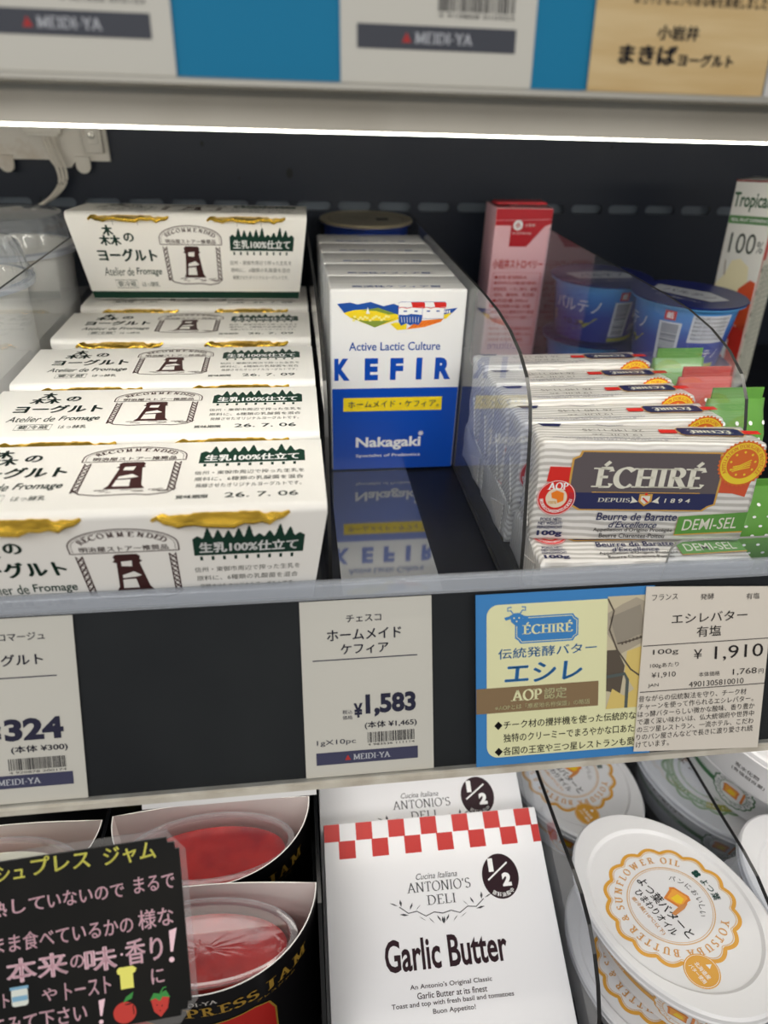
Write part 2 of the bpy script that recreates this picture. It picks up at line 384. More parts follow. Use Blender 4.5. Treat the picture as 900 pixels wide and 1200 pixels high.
class Sheet:
    """a printed surface laid out in millimetres (u right, v up); emitted onto any surface through a map function"""
    def __init__(s): s.p = []      # (verts, faces, mat, layer)
    def poly(s, pts, m, lay=1): s.p.append((list(pts), [tuple(range(len(pts)))], m, lay))
    def rect(s, u0, v0, u1, v1, m, lay=1, sub=1):
        n = sub; V = [(u0 + (u1 - u0) * i / n, v) for i in range(n + 1) for v in (v0, v1)]
        s.p.append((V, [(2 * i, 2 * i + 2, 2 * i + 3, 2 * i + 1) for i in range(n)], m, lay))
    def line(s, pts, w, m, lay=1, closed=False):
        n = len(pts); V = []
        for i, p in enumerate(pts):
            a = pts[(i - 1) % n] if closed else pts[max(0, i - 1)]; c = pts[(i + 1) % n] if closed else pts[min(n - 1, i + 1)]
            dx, dy = c[0] - a[0], c[1] - a[1]; d = hypot(dx, dy) or 1
            V += [(p[0] - dy / d * w / 2, p[1] + dx / d * w / 2), (p[0] + dy / d * w / 2, p[1] - dx / d * w / 2)]
        F = [(2 * i, 2 * i + 1, (2 * i + 3) % (2 * n), (2 * i + 2) % (2 * n)) for i in range(n if closed else n - 1)]
        s.p.append((V, F, m, lay))
    def disc(s, u, v, r, m, lay=1, n=40, ry=None):
        s.poly([(u + r * cos(2 * pi * i / n), v + (ry or r) * sin(2 * pi * i / n)) for i in range(n)], m, lay)
    def ring(s, u, v, r, w, m, lay=1, n=60, f=None):
        s.line([(u + (f(2 * pi * i / n) if f else r) * cos(2 * pi * i / n), v + (f(2 * pi * i / n) if f else r) * sin(2 * pi * i / n)) for i in range(n)], w, m, lay, True)
    def put(s, g, u, v, w, h, m, rot=0.0, sh=0.0, lay=2, al='C'):
        V, F = g
        if not V: return
        x0 = min(p[0] for p in V); x1 = max(p[0] for p in V); y0 = min(p[1] for p in V); y1 = max(p[1] for p in V)
        kx = w / (x1 - x0) if w else None; ky = h / max(y1 - y0, 1e-6) if h else None
        kx = kx or ky; ky = ky or kx
        cx = (x0 + x1) / 2 if al == 'C' else (x0 if al == 'L' else x1); cy = (y0 + y1) / 2; c, q = cos(rot), sin(rot); O = []
        for p in V:
            b = (p[1] - cy) * ky; a = (p[0] - cx) * kx + sh * b
            O.append((u + a * c - b * q, v + a * q + b * c))
        s.p.append((O, F, m, lay))
    def T(s, t, u, v, w=None, h=None, m=None, bold=0.0, **k): s.put(sans(t, bold), u, v, w, h, m or INKB, **k)
    def S(s, t, u, v, w=None, h=None, m=None, wt=0.15, **k): s.put(serif(t, wt), u, v, w, h, m or INKB, **k)
    def arc(s, t, u, v, r, a0, a1, h, m, ser=True, inside=False, bold=0.0, lay=2, wt=0.16, em=None):
        """letters spread from angle a0 to a1 (degrees); inside: letter tops towards the centre"""
        gs = [serif(c, wt) if ser else sans(c, bold) for c in t]; ws = []
        for c, g in zip(t, gs):
            ws.append((max(p[0] for p in g[0]) - min(p[0] for p in g[0])) if g[0] else .3)
        cap = 1.0 if ser else (em or .72)
        tot = sum(ws); gap = .12 * cap; tot += gap * (len(t) - 1); x = 0
        for c, g, w in zip(t, gs, ws):
            a = radians(a0 + (a1 - a0) * (x + w / 2) / tot); x += w + gap
            if not g[0]: continue
            V, F = g; x0 = min(p[0] for p in V); k = h / cap; rot = a + (pi / 2 if inside else -pi / 2); cc, q = cos(rot), sin(rot); O = []
            for p in V:
                A = (p[0] - x0 - w / 2) * k; B = (p[1] - cap / 2) * k
                O.append((u + r * cos(a) + A * cc - B * q, v + r * sin(a) + A * q + B * cc))
            s.p.append((O, F, m, lay))
    def barcode(s, u0, v0, u1, v1, m, seed=1, digits=None):
        rr = random.Random(seed); u = u0
        while u < u1:
            w = rr.choice((.25, .25, .4, .6)); s.rect(u, v0 + (1.0 if digits else 0), min(u + w, u1), v1, m); u += w + rr.choice((.25, .3, .5))
        if digits: s.T(digits, (u0 + u1) / 2, v0, u1 - u0, 1.0, m)
    def emit(s, mb, f, base=0.00008, step=0.00006):
        for V, F, m, lay in s.p: mb.add([f(p[0] * .001, p[1] * .001, base + lay * step) for p in V], F, m)
def flat_y(x0=0, y=0, z0=0):      # sheet stands up, faces -y
    return lambda u, v, d: (x0 + u, y - d, z0 + v)
def flat_z(x0=0, y0=0, z=0):      # sheet lies flat, faces +z
    return lambda u, v, d: (x0 + u, y0 + v, z + d)
def flat_z180(x0=0, y0=0, z=0):
    return lambda u, v, d: (x0 - u, y0 - v, z + d)
def printed(sh, name, parent, f, **k):
    mb = MB(); sh.emit(mb, f); return mb.build(name, parent, smooth=0)

# ================================================================== SETTING
# back panel with a row of slots
YW = 0.4; ZC, SR = 0.1362, 0.0040; PITCH, SLEN = 0.0378, 0.0309
mb = MB(); XL, XR = -0.75, 0.95
mb.add([(XL, YW, -0.3), (XR, YW, -0.3), (XR, YW, ZC - SR), (XL, YW, ZC - SR)], [(0, 1, 2, 3)], WALL)
mb.add([(XL, YW, ZC + SR), (XR, YW, ZC + SR), (XR, YW, 0.55), (XL, YW, 0.55)], [(0, 1, 2, 3)], WALL)
cs = [0.286 + PITCH * k for k in range(-27, 17)]
arcp = [(cos(pi / 2 - pi * i / 8), sin(pi / 2 - pi * i / 8)) for i in range(9)]
for a, b in zip(cs[:-1], cs[1:]):
    xr = a + SLEN / 2 - SR; xl = b - SLEN / 2 + SR
    p = [(xr + SR * c, ZC + SR * q) for c, q in arcp] + [(xl - SR * c, ZC + SR * q) for c, q in arcp[::-1]]
    mb.add([(x, YW, z) for x, z in p], [tuple(range(len(p)))], WALL)
    ring = [(b - SLEN / 2 + SR - SR * c, ZC + SR * q) for c, q in arcp[::-1]] + [(b + SLEN / 2 - SR + SR * c, ZC + SR * q) for c, q in arcp]
    n = len(ring); mb.add([(x, YW, z) for x, z in ring] + [(x, YW + .003, z) for x, z in ring], [(i, (i + 1) % n, n + (i + 1) % n, n + i) for i in range(n)], WALL)
for x, z, r in ((-0.075, .185, .0016), (0.0, .163, .0030), (0.30, .19, .0012), (-0.045, .158, .0009)):
    mb.add([(x + r * cos(t), YW - .0003, z + 1.4 * r * sin(t)) for t in [2 * pi * i / 14 for i in range(14)]], [tuple(range(14))], DARKHOLE)
struct(mb.build('wall_back', smooth=0))
mb = MB(); mb.box(XL, XR, YW + .009, YW + .02, -0.3, 0.55, SLOTBACK); o = struct(mb.build('trim_1', smooth=0))
mb = MB(); mb.box(-1.6, 1.8, -2.2, 0.6, -0.92, -0.9, P('floor_vinyl', (186, 180, 170), 0.4)); struct(mb.build('floor', smooth=0))

# ------------------------------------------------------------------ main shelf with its price rail
RX = -0.4254
RAILM = Matrix.Translation((0, -0.052, 0.0366)) @ Matrix.Rotation(RX, 4, 'X')
shelf = thing('display_shelf', 'dark navy display shelf holding the yogurt packs, kefir cartons and butter', 'shelf', (0, 0, 0))
mb = MB(); mb.box(-0.6, 0.75, -0.047, 0.397, -0.014, 0.0, DECK); mb.build('deck', shelf, smooth=0)
mb = MB(); mb.box(0.0195, 0.0742, -0.040, 0.30, 0.0002, 0.0008, STRIP); mb.build('slick_strip', shelf, smooth=0)
mb = MB(); mb.box(-0.6, 0.75, 0.0012, 0.0040, -0.086, 0.001, RAILB); mb.box(-0.6, 0.75, 0.004, 0.010, -0.05, -0.04, BLACKP); o = mb.build('rail_backing', shelf, smooth=0); o.matrix_parent_inverse = Matrix(); o.matrix_local = RAILM
mb = MB(); mb.prism([(-.0046, -.0872), (.0045, -.0872), (.0045, -.0846), (-.0012, -.0843), (-.0030, -.0839), (-.0046, -.0847)], 0, -0.6, 0.75, BEIGE); o = mb.build('rail_lip', shelf, smooth=0.3); o.matrix_local = RAILM
mb = MB(); mb.box(-0.6, 0.75, -0.0036, -0.0031, -0.0838, 0.0015, ACRV); o = mb.build('rail_cover', shelf, smooth=0); o.matrix_local = RAILM
mb = MB()
mb.prism([(-.070, -.0150), (-.040, -.0150), (-.040, -.026), (-.066, -.034), (-.070, -.030)], 0, -0.6, 0.75, LEDH); mb.build('light_housing', shelf, smooth=0)
mb = MB(); mb.prism([(-.0650, -.0350), (-.0410, -.0276), (-.0410, -.0268), (-.0655, -.0342)], 0, -0.6, 0.75, P('led_diffuser_low', (255, 250, 240), 0.5, emit=LED_STRENGTH * 0.42)); mb.build('light_diffuser', shelf, smooth=0)
mb = MB()
pr = [(-.0036, .0015), (-.0036, .0075)] + [(-.0013 - .0023 * cos(t), .0075 + .0026 * sin(t)) for t in [pi * i / 10 for i in range(1, 10)]] + [(.0010, .0075), (.0010, .0015), (.0004, .0015), (.0004, .0072)] + [(-.0013 + .0017 * cos(t), .0072 + .0021 * sin(t)) for t in [pi * i / 10 for i in range(1, 10)]] + [(-.0030, .0072), (-.0030, .0015)]
mb.prism(pr, 0, -0.6, 0.75, MILK); o = mb.build('rail_top_roll', shelf, smooth=0.5); o.matrix_local = RAILM

# ------------------------------------------------------------------ upper shelf: rail with cyan strip, light bar
UPM = Matrix.Translation((0, -0.0408, 0.2555)) @ Matrix.Rotation(-0.1405, 4, 'X')
ush = thing('lit_upper_shelf', 'upper shelf with cyan tag rail and a glowing light strip under its front edge', 'shelf', (0, 0, 0.24))
INV = Matrix.Translation((0, 0, -0.24))
mb = MB(); mb.box(-0.6, 0.75, -0.028, 0.398, 0.243, 0.257, SHELFW); o = mb.build('deck', ush, smooth=0); o.matrix_local = INV
mb = MB(); mb.box(-0.6, 0.75, 0.0010, 0.0035, -0.0224, 0.066, CYAN); o = mb.build('rail_backing', ush, smooth=0); o.matrix_local = INV @ UPM
mb = MB(); mb.box(-0.6, 0.75, -0.0034, -0.0029, -0.0224, 0.066, ACRV); o = mb.build('rail_cover', ush, smooth=0); o.matrix_local = INV @ UPM
mb = MB(); mb.prism([(-.0044, -.0242), (.0050, -.0242), (.0050, -.0226), (-.0034, -.0222), (-.0044, -.0228)], 0, -0.6, 0.75, ALU); o = mb.build('rail_lip', ush, smooth=0); o.matrix_local = INV @ UPM
mb = MB(); mb.prism([(-.0362, .2201), (-.0372, .2290), (-.0350, .2318), (-.0290, .2400), (-.0210, .2425), (-.0220, .2392), (-.0242, .2398), (-.0347, .2208), (-.0357, .2201)], 0, -0.6, 0.75, LEDH); o = mb.build('light_housing', ush, smooth=0.3); o.matrix_local = INV
mb = MB(); mb.prism([(-.0358, .2200), (-.0350, .2197), (-.0335, .2198), (-.0235, .2390), (-.0240, .2400), (-.0345, .2206)], 0, -0.6, 0.75, LED); o = mb.build('light_diffuser', ush, smooth=0.3); o.matrix_local = INV

# ------------------------------------------------------------------ lower shelf
low = thing('lower_display_shelf', 'dark lower shelf under the jam cups, butter boxes and oval tubs', 'shelf', (0, 0, -0.262))
mb = MB(); mb.box(-0.6, 0.75, -0.23, 0.397, -0.014, 0.0, BLACKP); mb.build('deck', low, smooth=0)
mb = MB(); mb.box(-0.6, 0.75, -0.238, -0.2302, -0.06, 0.02, BLACKG); mb.build('front_board', low, smooth=0)

mb = MB(); mb.box(-.079, .001, .0003, .0007, -.0955, -.0780, WHITE); o = mb.build('paper_strip', smooth=0); o.matrix_world = RAILM @ Matrix.Translation((0, .0052, 0)); tag(o, 'white paper strip peeking out under the rail above the red jam cups', 'paper')
# ------------------------------------------------------------------ clear dividers
def arc_corner(cy, cz, r, a0, a1, n=10): return [(cy + r * cos(radians(a0 + (a1 - a0) * i / n)), cz + r * sin(radians(a0 + (a1 - a0) * i / n))) for i in range(n + 1)]
def divider(x, poly, label, th=0.0018, edge=EDGE):
    mb = MB(); mb.prism(poly, 0, -th / 2, th / 2, ACR, edge)
    o = mb.build('shelf_divider', None, smooth=0); o.location = (x, 0, 0)
    return tag(o, label, 'divider', 'clear acrylic shelf dividers')
top = [(0.392, 0.001), (0.392, 0.1325), (0.075, 0.1325)] + arc_corner(0.040, 0.0925, 0.040, 80, 8)[1:] + [(-0.004, 0.088), (-0.013, 0.062), (-0.021, 0.030), (-0.026, 0.001)]
top = [(0.392, 0.001), (0.392, 0.1325), (0.10, 0.1325), (0.07, 0.1315), (0.045, 0.1285), (0.025, 0.1235), (0.010, 0.1165), (0.0005, 0.107), (-0.005, 0.095), (-0.0125, 0.0675), (-0.0190, 0.043), (-0.0235, 0.022), (-0.0265, 0.001)]
divider(-0.1605, top, 'clear divider between the domed cups and the white yogurt packs')
divider(0.0122, top, 'clear divider between the white yogurt packs and the blue kefir cartons')
divider(0.1093, top, 'clear divider between the blue kefir cartons and the silver butter packs')
divider(0.2200, top, 'clear divider right of the silver butter packs, before the green pouches')
mb = MB(); fs = [(0.1722, 0.001), (0.226, 0.001), (0.226, 0.0555)] + [(0.1792 - .0068 * sin(t), 0.0487 + .0068 * cos(t)) for t in [pi / 2 * i / 6 for i in range(7)]]
mb.prism(fs, 1, -0.0455, -0.0440, ACR, P('acrylic_edge_pale', (150, 152, 150), 0.2))
tag(mb.build('front_stop', smooth=0), 'low clear front stop with one round corner before the front butter pack', 'shelf stop')
lowp2 = [(0.20, -0.262), (0.20, -0.1463), (-0.062, -0.1463), (-0.083, -0.1455), (-0.098, -0.1467), (-0.113, -0.1512), (-0.125, -0.159), (-0.136, -0.170), (-0.146, -0.184), (-0.154, -0.202), (-0.160, -0.228), (-0.163, -0.262)]
lowp = [(0.20, -0.262), (0.20, -0.1345), (-0.070, -0.1345), (-0.090, -0.1335), (-0.103, -0.1345), (-0.117, -0.139), (-0.128, -0.1465), (-0.138, -0.157), (-0.147, -0.171), (-0.154, -0.19), (-0.160, -0.22), (-0.163, -0.262)]
divider(0.1415, lowp, 'clear lower divider between the white butter boxes and the oval tubs', 0.0022, P('edge_black', (22, 22, 24), 0.3))
divider(0.2515, lowp2, 'clear lower divider among the oval tubs at the right', 0.0022, MATS['edge_black'])
for x, l in ((0.0005, 'black lower divider between the red jam cups and the white butter boxes'), (-0.1165, 'black lower divider between the pale jam cup and the red jam cups')):
    mb = MB(); mb.prism([(0.20, -0.262), (0.20, -0.122), (-0.10, -0.122), (-0.14, -0.135), (-0.16, -0.17), (-0.165, -0.262)], 0, -0.0010, 0.0010, BLACKG)
    o = mb.build('lane_divider', smooth=0); o.location = (x, 0, 0); tag(o, l, 'divider', 'black lower dividers')

# ================================================================== PRICE TAGS on the main rail
def logo_banner(sh, u0, v0, u1, v1, mk=True, mat=None):
    sh.rect(u0, v0, u1, v1, mat or BANNER, 1)
    w = u1 - u0; c = (u0 + u1) / 2 + 2
    sh.S('MEIDI-YA', c, (v0 + v1) / 2, w * .37, (v1 - v0) * .48, BANNERT, 0.17)
    if mk:
        x = c - w * .185 - 2.4; y = (v0 + v1) / 2; sh.poly([(x - 1.4, y - 1.3), (x + 1.4, y - 1.3), (x, y + 1.3)], REDINK, 2)
def card_mesh(name, sh, w, h, base, M, label, cat, group=None, u0=0.0, th=0.0004, rot=0.0, y=-0.0002, parts=None):
    mb = MB(); mb.box(0, w * .001, 0, th, -h * .001, 0, base); sh.emit(mb, flat_y())
    o = mb.build(name, None, smooth=0)
    o.matrix_world = M @ Matrix.Translation((u0 * .001, y, 0)) @ Matrix.Rotation(rot, 4, 'Y')
    return tag(o, label, cat, group)

sh = Sheet()
sh.T('チェスコ', 28.7, -8.7, 16, 3.4, INK, .012); sh.T('ホームメイド', 28.8, -16.2, 34, 5.2, INK, .018); sh.T('ケフィア', 28.8, -23.0, 22, 5.0, INK, .018)
sh.rect(5, -27.9, 53, -27.4, INK)
sh.T('税込', 20.0, -52.9, 4.6, 2.0, INK); sh.T('価格', 20.0, -55.6, 4.6, 2.0, INK)
sh.T('¥', 25.0, -52.5, 4.2, 7.0, INK, .045); sh.T('1,583', 40.2, -50.6, 23.5, 11.2, INK, .045)
sh.T('(本体 ¥1,465)', 40.0, -60.2, 24.4, 3.8, INK, .018); sh.T('1gX10pc', 14.5, -67.4, 18, 3.0, INK)
sh.barcode(29, -69.6, 51, -63.6, INKB, 3, '4 983536 111114'); logo_banner(sh, 5, -78, 52.5, -72)
card_mesh('price_tag', sh, 60, 84, TAGP, RAILM, 'beige shelf price tag reading 1,583 yen for kefir', 'price tag', 'price tags on the main rail', -3.4)
sh = Sheet()
sh.T('フロマージュ', 36.5, -8.2, 23, 3.4, INK, .012); sh.T('森のヨーグルト', 25.5, -18.5, 42, 5.2, INK, .018)
sh.rect(5, -26.6, 51.5, -26.1, INK)
sh.T('¥', 24.5, -51.5, 4.2, 7.0, INK, .045); sh.T('324', 40.0, -50.0, 24.5, 10.2, INK, .045)
sh.T('(本体 ¥300)', 41.5, -59.2, 23.6, 3.8, INK, .018)
sh.barcode(28, -69.6, 52.0, -63.2, INKB, 5, '4 920878 200174'); logo_banner(sh, 5, -76.8, 54.5, -70.8)
card_mesh('price_tag', sh, 60, 84, TAGP, RAILM, 'beige shelf price tag reading 324 yen for yogurt at the left edge', 'price tag', 'price tags on the main rail', -160.2)

# butter promotion card: blue border, cream panel
sh = Sheet()
W0 = 76.2
def rr(u0, v0, u1, v1, r, n=6):
    p = []
    for cx, cy, a in ((u1 - r, v1 - r, 0), (u0 + r, v1 - r, 90), (u0 + r, v0 + r, 180), (u1 - r, v0 + r, 270)):
        p += [(cx + r * cos(radians(a + 90 * i / n)), cy + r * sin(radians(a + 90 * i / n))) for i in range(n + 1)]
    return p
sh.poly(rr(5, -79, 86, -5, 5.5), POPY, 1)
# emblem: notched plaque with the name, horned head at its corner
def plaque(u0, v0, u1, v1, k): return [(u0 + k, v0), (u1 - k, v0), (u1 - k * .6, v0 + k * .6), (u1, v0 + k), (u1, v1 - k), (u1 - k * .6, v1 - k * .6), (u1 - k, v1), (u0 + k, v1), (u0 + k * .6, v1 - k * .6), (u0, v1 - k), (u0, v0 + k), (u0 + k * .6, v0 + k * .6)]
sh.poly(plaque(18.4, -24, 48.8, -11, 2.6), POPB, 2); sh.line(plaque(19.2, -23.2, 48, -11.8, 2.4), .35, POPY, 3, True)
sh.S('ÉCHIRÉ', 34, -16.8, 24.5, 6.0, POPY, .2, lay=3)
sh.poly([(15.8, -10.5), (18, -9.3), (20.2, -9.3), (22.4, -10.5), (21.6, -13.5), (19.1, -15.6), (16.6, -13.5)], POPB, 4)
for q in (1, -1):
    sh.line([(19.1 + q * 1.6, -9.6), (19.1 + q * 2.8, -8.0), (19.1 + q * 4.2, -8.2), (19.1 + q * 4.2, -6.6), (19.1 + q * 2.4, -6.4)], .55, POPB, 4)
    sh.poly([(19.1 + q * 3.2, -10.6), (19.1 + q * 5.8, -11.2), (19.1 + q * 5.2, -12.6), (19.1 + q * 3.0, -12.0)], POPB, 4); sh.disc(19.1 + q * 1.2, -11.6, .4, POPY, 5, 8)
sh.disc(19.1, -13.2, .4, POPY, 5, 8)
sh.T('伝統発酵バター', 34.2, -28.2, 47.6, 5.0, POPB, .012, rot=.014)
sh.T('エシレ', 32.5, -38.2, 37.5, 9.6, POPB, .03, sh=.1)
sh.rect(0.0, -56.9, 59.2, -44.6, POPBR, 2)
sh.S('AOP', 24.0, -49.0, 15, 5.6, POPY, .2, lay=3); sh.T('認定', 38.0, -49.0, 11, 5.6, POPY, .012, lay=3)
sh.T('※AOPとは「原産地名称保護」の略語', 32, -54.4, 46, 2.5, POPY, .005, lay=3)
sh.T('◆チーク材の攪拌機を使った伝統的な製', 45.5, -63.2, 74, 4.2, INKB, .012); sh.T('独特のクリーミーでまろやかな口あたり', 47, -69.6, 68, 4.2, INKB, .012); sh.T('◆各国の王室や三つ星レストランも愛用', 45.2, -76.2, 73, 4.2, INKB, .012)
# photograph on the card: a wooden churn and butter
P('churn_wood', (168, 158, 140), 0.6); P('churn_dark', (84, 74, 62), 0.6); P('churn_wall', (198, 188, 160), 0.6); P('butter_lump', (214, 190, 110), 0.6); P('steel_dark', (78, 88, 86), 0.5)
pu0, pu1, pv0, pv1 = 63, 83, -59, -4
sh.rect(pu0, pv0, pu1, pv1, MATS['churn_wall'], 2)
sh.poly([(63, -12), (70, -8), (77, -5), (83, -8), (83, -26), (70, -32), (63, -22)], MATS['churn_wood'], 3)
sh.poly([(64, -14), (79, -8.5), (82, -22), (68, -27)], P('churn_face', (146, 138, 124), .6), 4)
sh.line([(63, -5), (66, -11), (64, -20), (68, -30), (75, -40), (83, -46)], .8, MATS['churn_dark'], 4)
sh.line([(68, -27), (74, -26), (82, -24)], .7, MATS['churn_dark'], 5)
for i in range(7): sh.rect(70 + i * 1.8, -27.6 + i * .5, 70.9 + i * 1.8, -26.2 + i * .5, MATS['churn_dark'], 6)
sh.poly([(63, -30), (68, -30), (72, -38), (70, -52), (63, -50)], MATS['churn_dark'], 3)
sh.poly([(73, -31), (83, -28), (83, -50), (77, -50), (72, -42)], MATS['butter_lump'], 3)
sh.poly([(63, -59), (66, -49), (72, -53), (80, -48), (83, -52), (83, -59)], MATS['butter_lump'], 4)
sh.line([(63, -43), (72, -42), (73.5, -45), (73, -59)], 1.6, MATS['steel_dark'], 5)
card_mesh('butter_promotion_card', sh, 86, 83, POPB, RAILM, 'blue and cream butter promotion card on the rail with brown ribbon panel', 'sign', None, 76.2, y=-0.0046, th=0.0005)
# white butter price card
sh = Sheet(); c0 = 159.8
def cu(a): return a - c0
sh.T('フランス', 169.1 - c0, -5.5, 13, 2.9, INKB); sh.T('発酵', 190.6 - c0, -6.4, 7.0, 3.0, INKB); sh.T('有塩', 214.2 - c0, -7.4, 6.9, 3.0, INKB)
sh.T('エシレバター', 192.4 - c0, -16.5, 39, 5.0, INKB, .005); sh.T('有塩', 192.2 - c0, -23.6, 12.6, 5.4, INKB, .005)
sh.rect(cu(158.8), -29.3, cu(225), -28.9, INKB); sh.rect(cu(157.9), -52.4, cu(223.5), -52.0, INKB)
sh.T('100g', 170.4 - c0, -32.8, 13, 3.2, INKB); sh.T('¥', 187 - c0, -34.8, 4.3, 4.8, INKB); sh.T('1,910', 208.4 - c0, -35.3, 25.4, 7.6, INKB)
sh.T('100gあたり', 170 - c0, -39.4, 14.6, 2.6, INKB); sh.T('¥1,910', 169.7 - c0, -44.2, 12.4, 3.0, INKB)
sh.T('本体価格', 193.4 - c0, -45.3, 11, 2.4, INKB); sh.T('1,768', 212 - c0, -45.4, 12.6, 3.4, INKB); sh.T('円', 220.6 - c0, -45.8, 2.6, 2.4, INKB)
sh.T('JAN', 164.6 - c0, -49.2, 5.4, 2.0, INKB); sh.T('4901305810010', 197.3 - c0, -50.0, 28.6, 2.8, INKB)
for i, (t, w) in enumerate((('昔ながらの伝統製法を守り、チーク材', 56), ('チャーンを使って作られるエシレバター。', 60), ('はっ酵バターらしい微かな酸味、香り豊か', 61), ('で濃く深い味わいは、仏大統領府や世界中', 61), ('の三ツ星レストラン、一流ホテル、こだわ', 61), ('りのパン屋さんなどで長きに渡り愛され続', 61), ('けています。', 17))):
    sh.T(t, cu(157.4 - .12 * i), -55.6 - 3.9 * i, w, 3.1, INKB, al='L')
_c, _s = cos(.05), sin(.05); sh.p = [([(a * _c - b * _s, a * _s + b * _c) for a, b in V], F, m, l) for V, F, m, l in sh.p]
sh.p = [([(a * .984, b * .984) for a, b in V], F, m, l) for V, F, m, l in sh.p]
card_mesh('butter_price_card', sh, 64.5, 81.2, TAGW, RAILM, 'white butter price card reading 1,910 yen with a paragraph of small print', 'price tag', None, 157.4, y=-0.0060, th=0.0005, rot=0.05)

# ================================================================== UPPER TAGS
def upper_tag(u0, label, seed, dig):
    sh = Sheet(); b = -22.2
    sh.T('¥', 18, 32, 4.2, 7, INK, .045)
    sh.barcode(29.5, b + 18.4, 53, b + 26, INKB, seed, dig); logo_banner(sh, 5, b + 9.4, 54, b + 15.6, mat=P('banner_grey', (60, 60, 66), .6))
    sh.p = [q for q in sh.p if q[2] is not INK]
    mb = MB(); mb.box(0, .06, 0, .0004, b * .001, .062, TAGP); sh.emit(mb, flat_y()); o = mb.build('price_tag', None, smooth=0)
    o.matrix_world = UPM @ Matrix.Translation((u0 * .001, -.0002, 0)); return tag(o, label, 'price tag', 'price tags on the upper rail')
upper_tag(-92.2, 'blurred upper rail price tag at the left end of the cyan strip', 11, '4 901556 072123')
upper_tag(16.7, 'blurred upper rail price tag in the middle, left of the wood card', 12, '4 910868 010423')
sh = Sheet(); sh.T('まろやかなコクのある味を実現しました', 34, 3.2, 44, 3.6, INKB, .02); sh.T('小岩井', 27.8, -5.6, 14, 4.0, INKB, .04); sh.T('まきば', 18.8, -11.6, 19.5, 5.4, INKB, .06); sh.T('ヨーグルト', 38.5, -12.6, 19, 3.6, INKB, .055)
mb = MB(); mb.box(0, .0602, 0, .0004, -.0222, .062, WOOD); sh.emit(mb, flat_y()); o = mb.build('wood_grain_card', None, smooth=0)
o.matrix_world = UPM @ Matrix.Translation((.0953, -.0004, 0)); tag(o, 'pale wood grain yogurt card with dark lettering on the upper rail', 'sign')
mb = MB(); mb.box(0, .06, 0, .0004, -.0222, .062, TAGW); o = mb.build('price_tag', None, smooth=0)
o.matrix_world = UPM @ Matrix.Translation((.1562, -.0002, 0)); tag(o, 'sliver of a white card at the far right of the upper rail', 'price tag', 'price tags on the upper rail')

# ================================================================== BRACKET AND CABLE
br = thing('cable_bracket', 'stained white plate on the dark back panel with plug and screws', 'bracket', (-0.2, 0.3985, 0.1675))
mb = MB(); X0, X1 = -0.07, 0.0465
mb.prism([(X0, .075), (X1, .075), (X1, .0025), (.018, .0025), (.013, -.003), (.0, -.003), (-.004, .0030), (-.036, .0030), (-.042, -.004), (-.055, -.004), (-.062, .004), (X0, .004)], 1, -0.004, 0, BRKT)
mb.build('plate', br, smooth=0)
for x in (-.0385, .0240):
    mb = MB(); mb.prism([(x - .006, .006), (x + .006, .006), (x + .006, -.001)] + [(x + .006 * cos(t), -.001 - .006 * sin(t)) for t in [pi * i / 8 for i in range(1, 8)]] + [(x - .006, -.001)], 1, -0.0075, -0.0042, BRKT); mb.build('hook_tab', br, smooth=0)
mb = MB(); mb.rbox(.0285, .0435, -.011, -.0042, .009, .05, .001, BRKT); mb.rbox(.0315, .041, -.0125, -.0110, .016, .048, .0006, P('screw_plate', (216, 212, 202), .4))
P('screw_steel', (170, 168, 160), .3, metal=.7)
mb.build('terminal', br)
for z in (.0225, .0325):
    m2 = MB(); n = 14; m2.loft([[(.0362 + r * cos(2 * pi * i / n), y, z + r * sin(2 * pi * i / n)) for i in range(n)] for r, y in ((.0028, -.0122), (.0026, -.0138), (.0001, -.0142))], MATS['screw_steel']); m2.build('screw', br)
mb = MB(); mb.rbox(-.018, .012, -.012, -.0042, .0235, .036, .001, P('plug_white', (222, 218, 208), .4)); mb.rbox(-.015, .009, -.0135, -.012, .021, .0235, .0005, MATS['plug_white']); mb.build('plug', br)
cb = thing('power_cable', 'three strand white cable hanging from the plug on the back panel', 'cable', (-0.2, 0.39, 0.192))
for k in range(3):
    kp = [(0, 0, .012), (-.0005, 0, .001), (.002, 0, -.013), (.0062, 0, -.028), (.0054, 0, -.038), (-.002, 0, -.047), (-.013, 0, -.0545), (-.025, 0, -.060), (-.036, 0, -.064)]
    pts = []; o_ = (k - 1) * .0026
    for a in range(1, len(kp) - 2):
        for b in range(6):
            q = b / 6; f = [.5 * (2 * p1 + (p2 - p0) * q + (2 * p0 - 5 * p1 + 4 * p2 - p3) * q * q + (3 * p1 - p0 - 3 * p2 + p3) * q ** 3) for p0, p1, p2, p3 in zip(*kp[a - 1:a + 3])]
            w_ = (a - 1 + q) / (len(kp) - 3); pts.append((f[0] + o_ * (1.5 - w_), -.002 + o_ * .5 * w_, f[2] + o_ * .3 * w_))
    mb = MB(); mb.tube(pts, .0013, CABLE); mb.build('strand', cb)

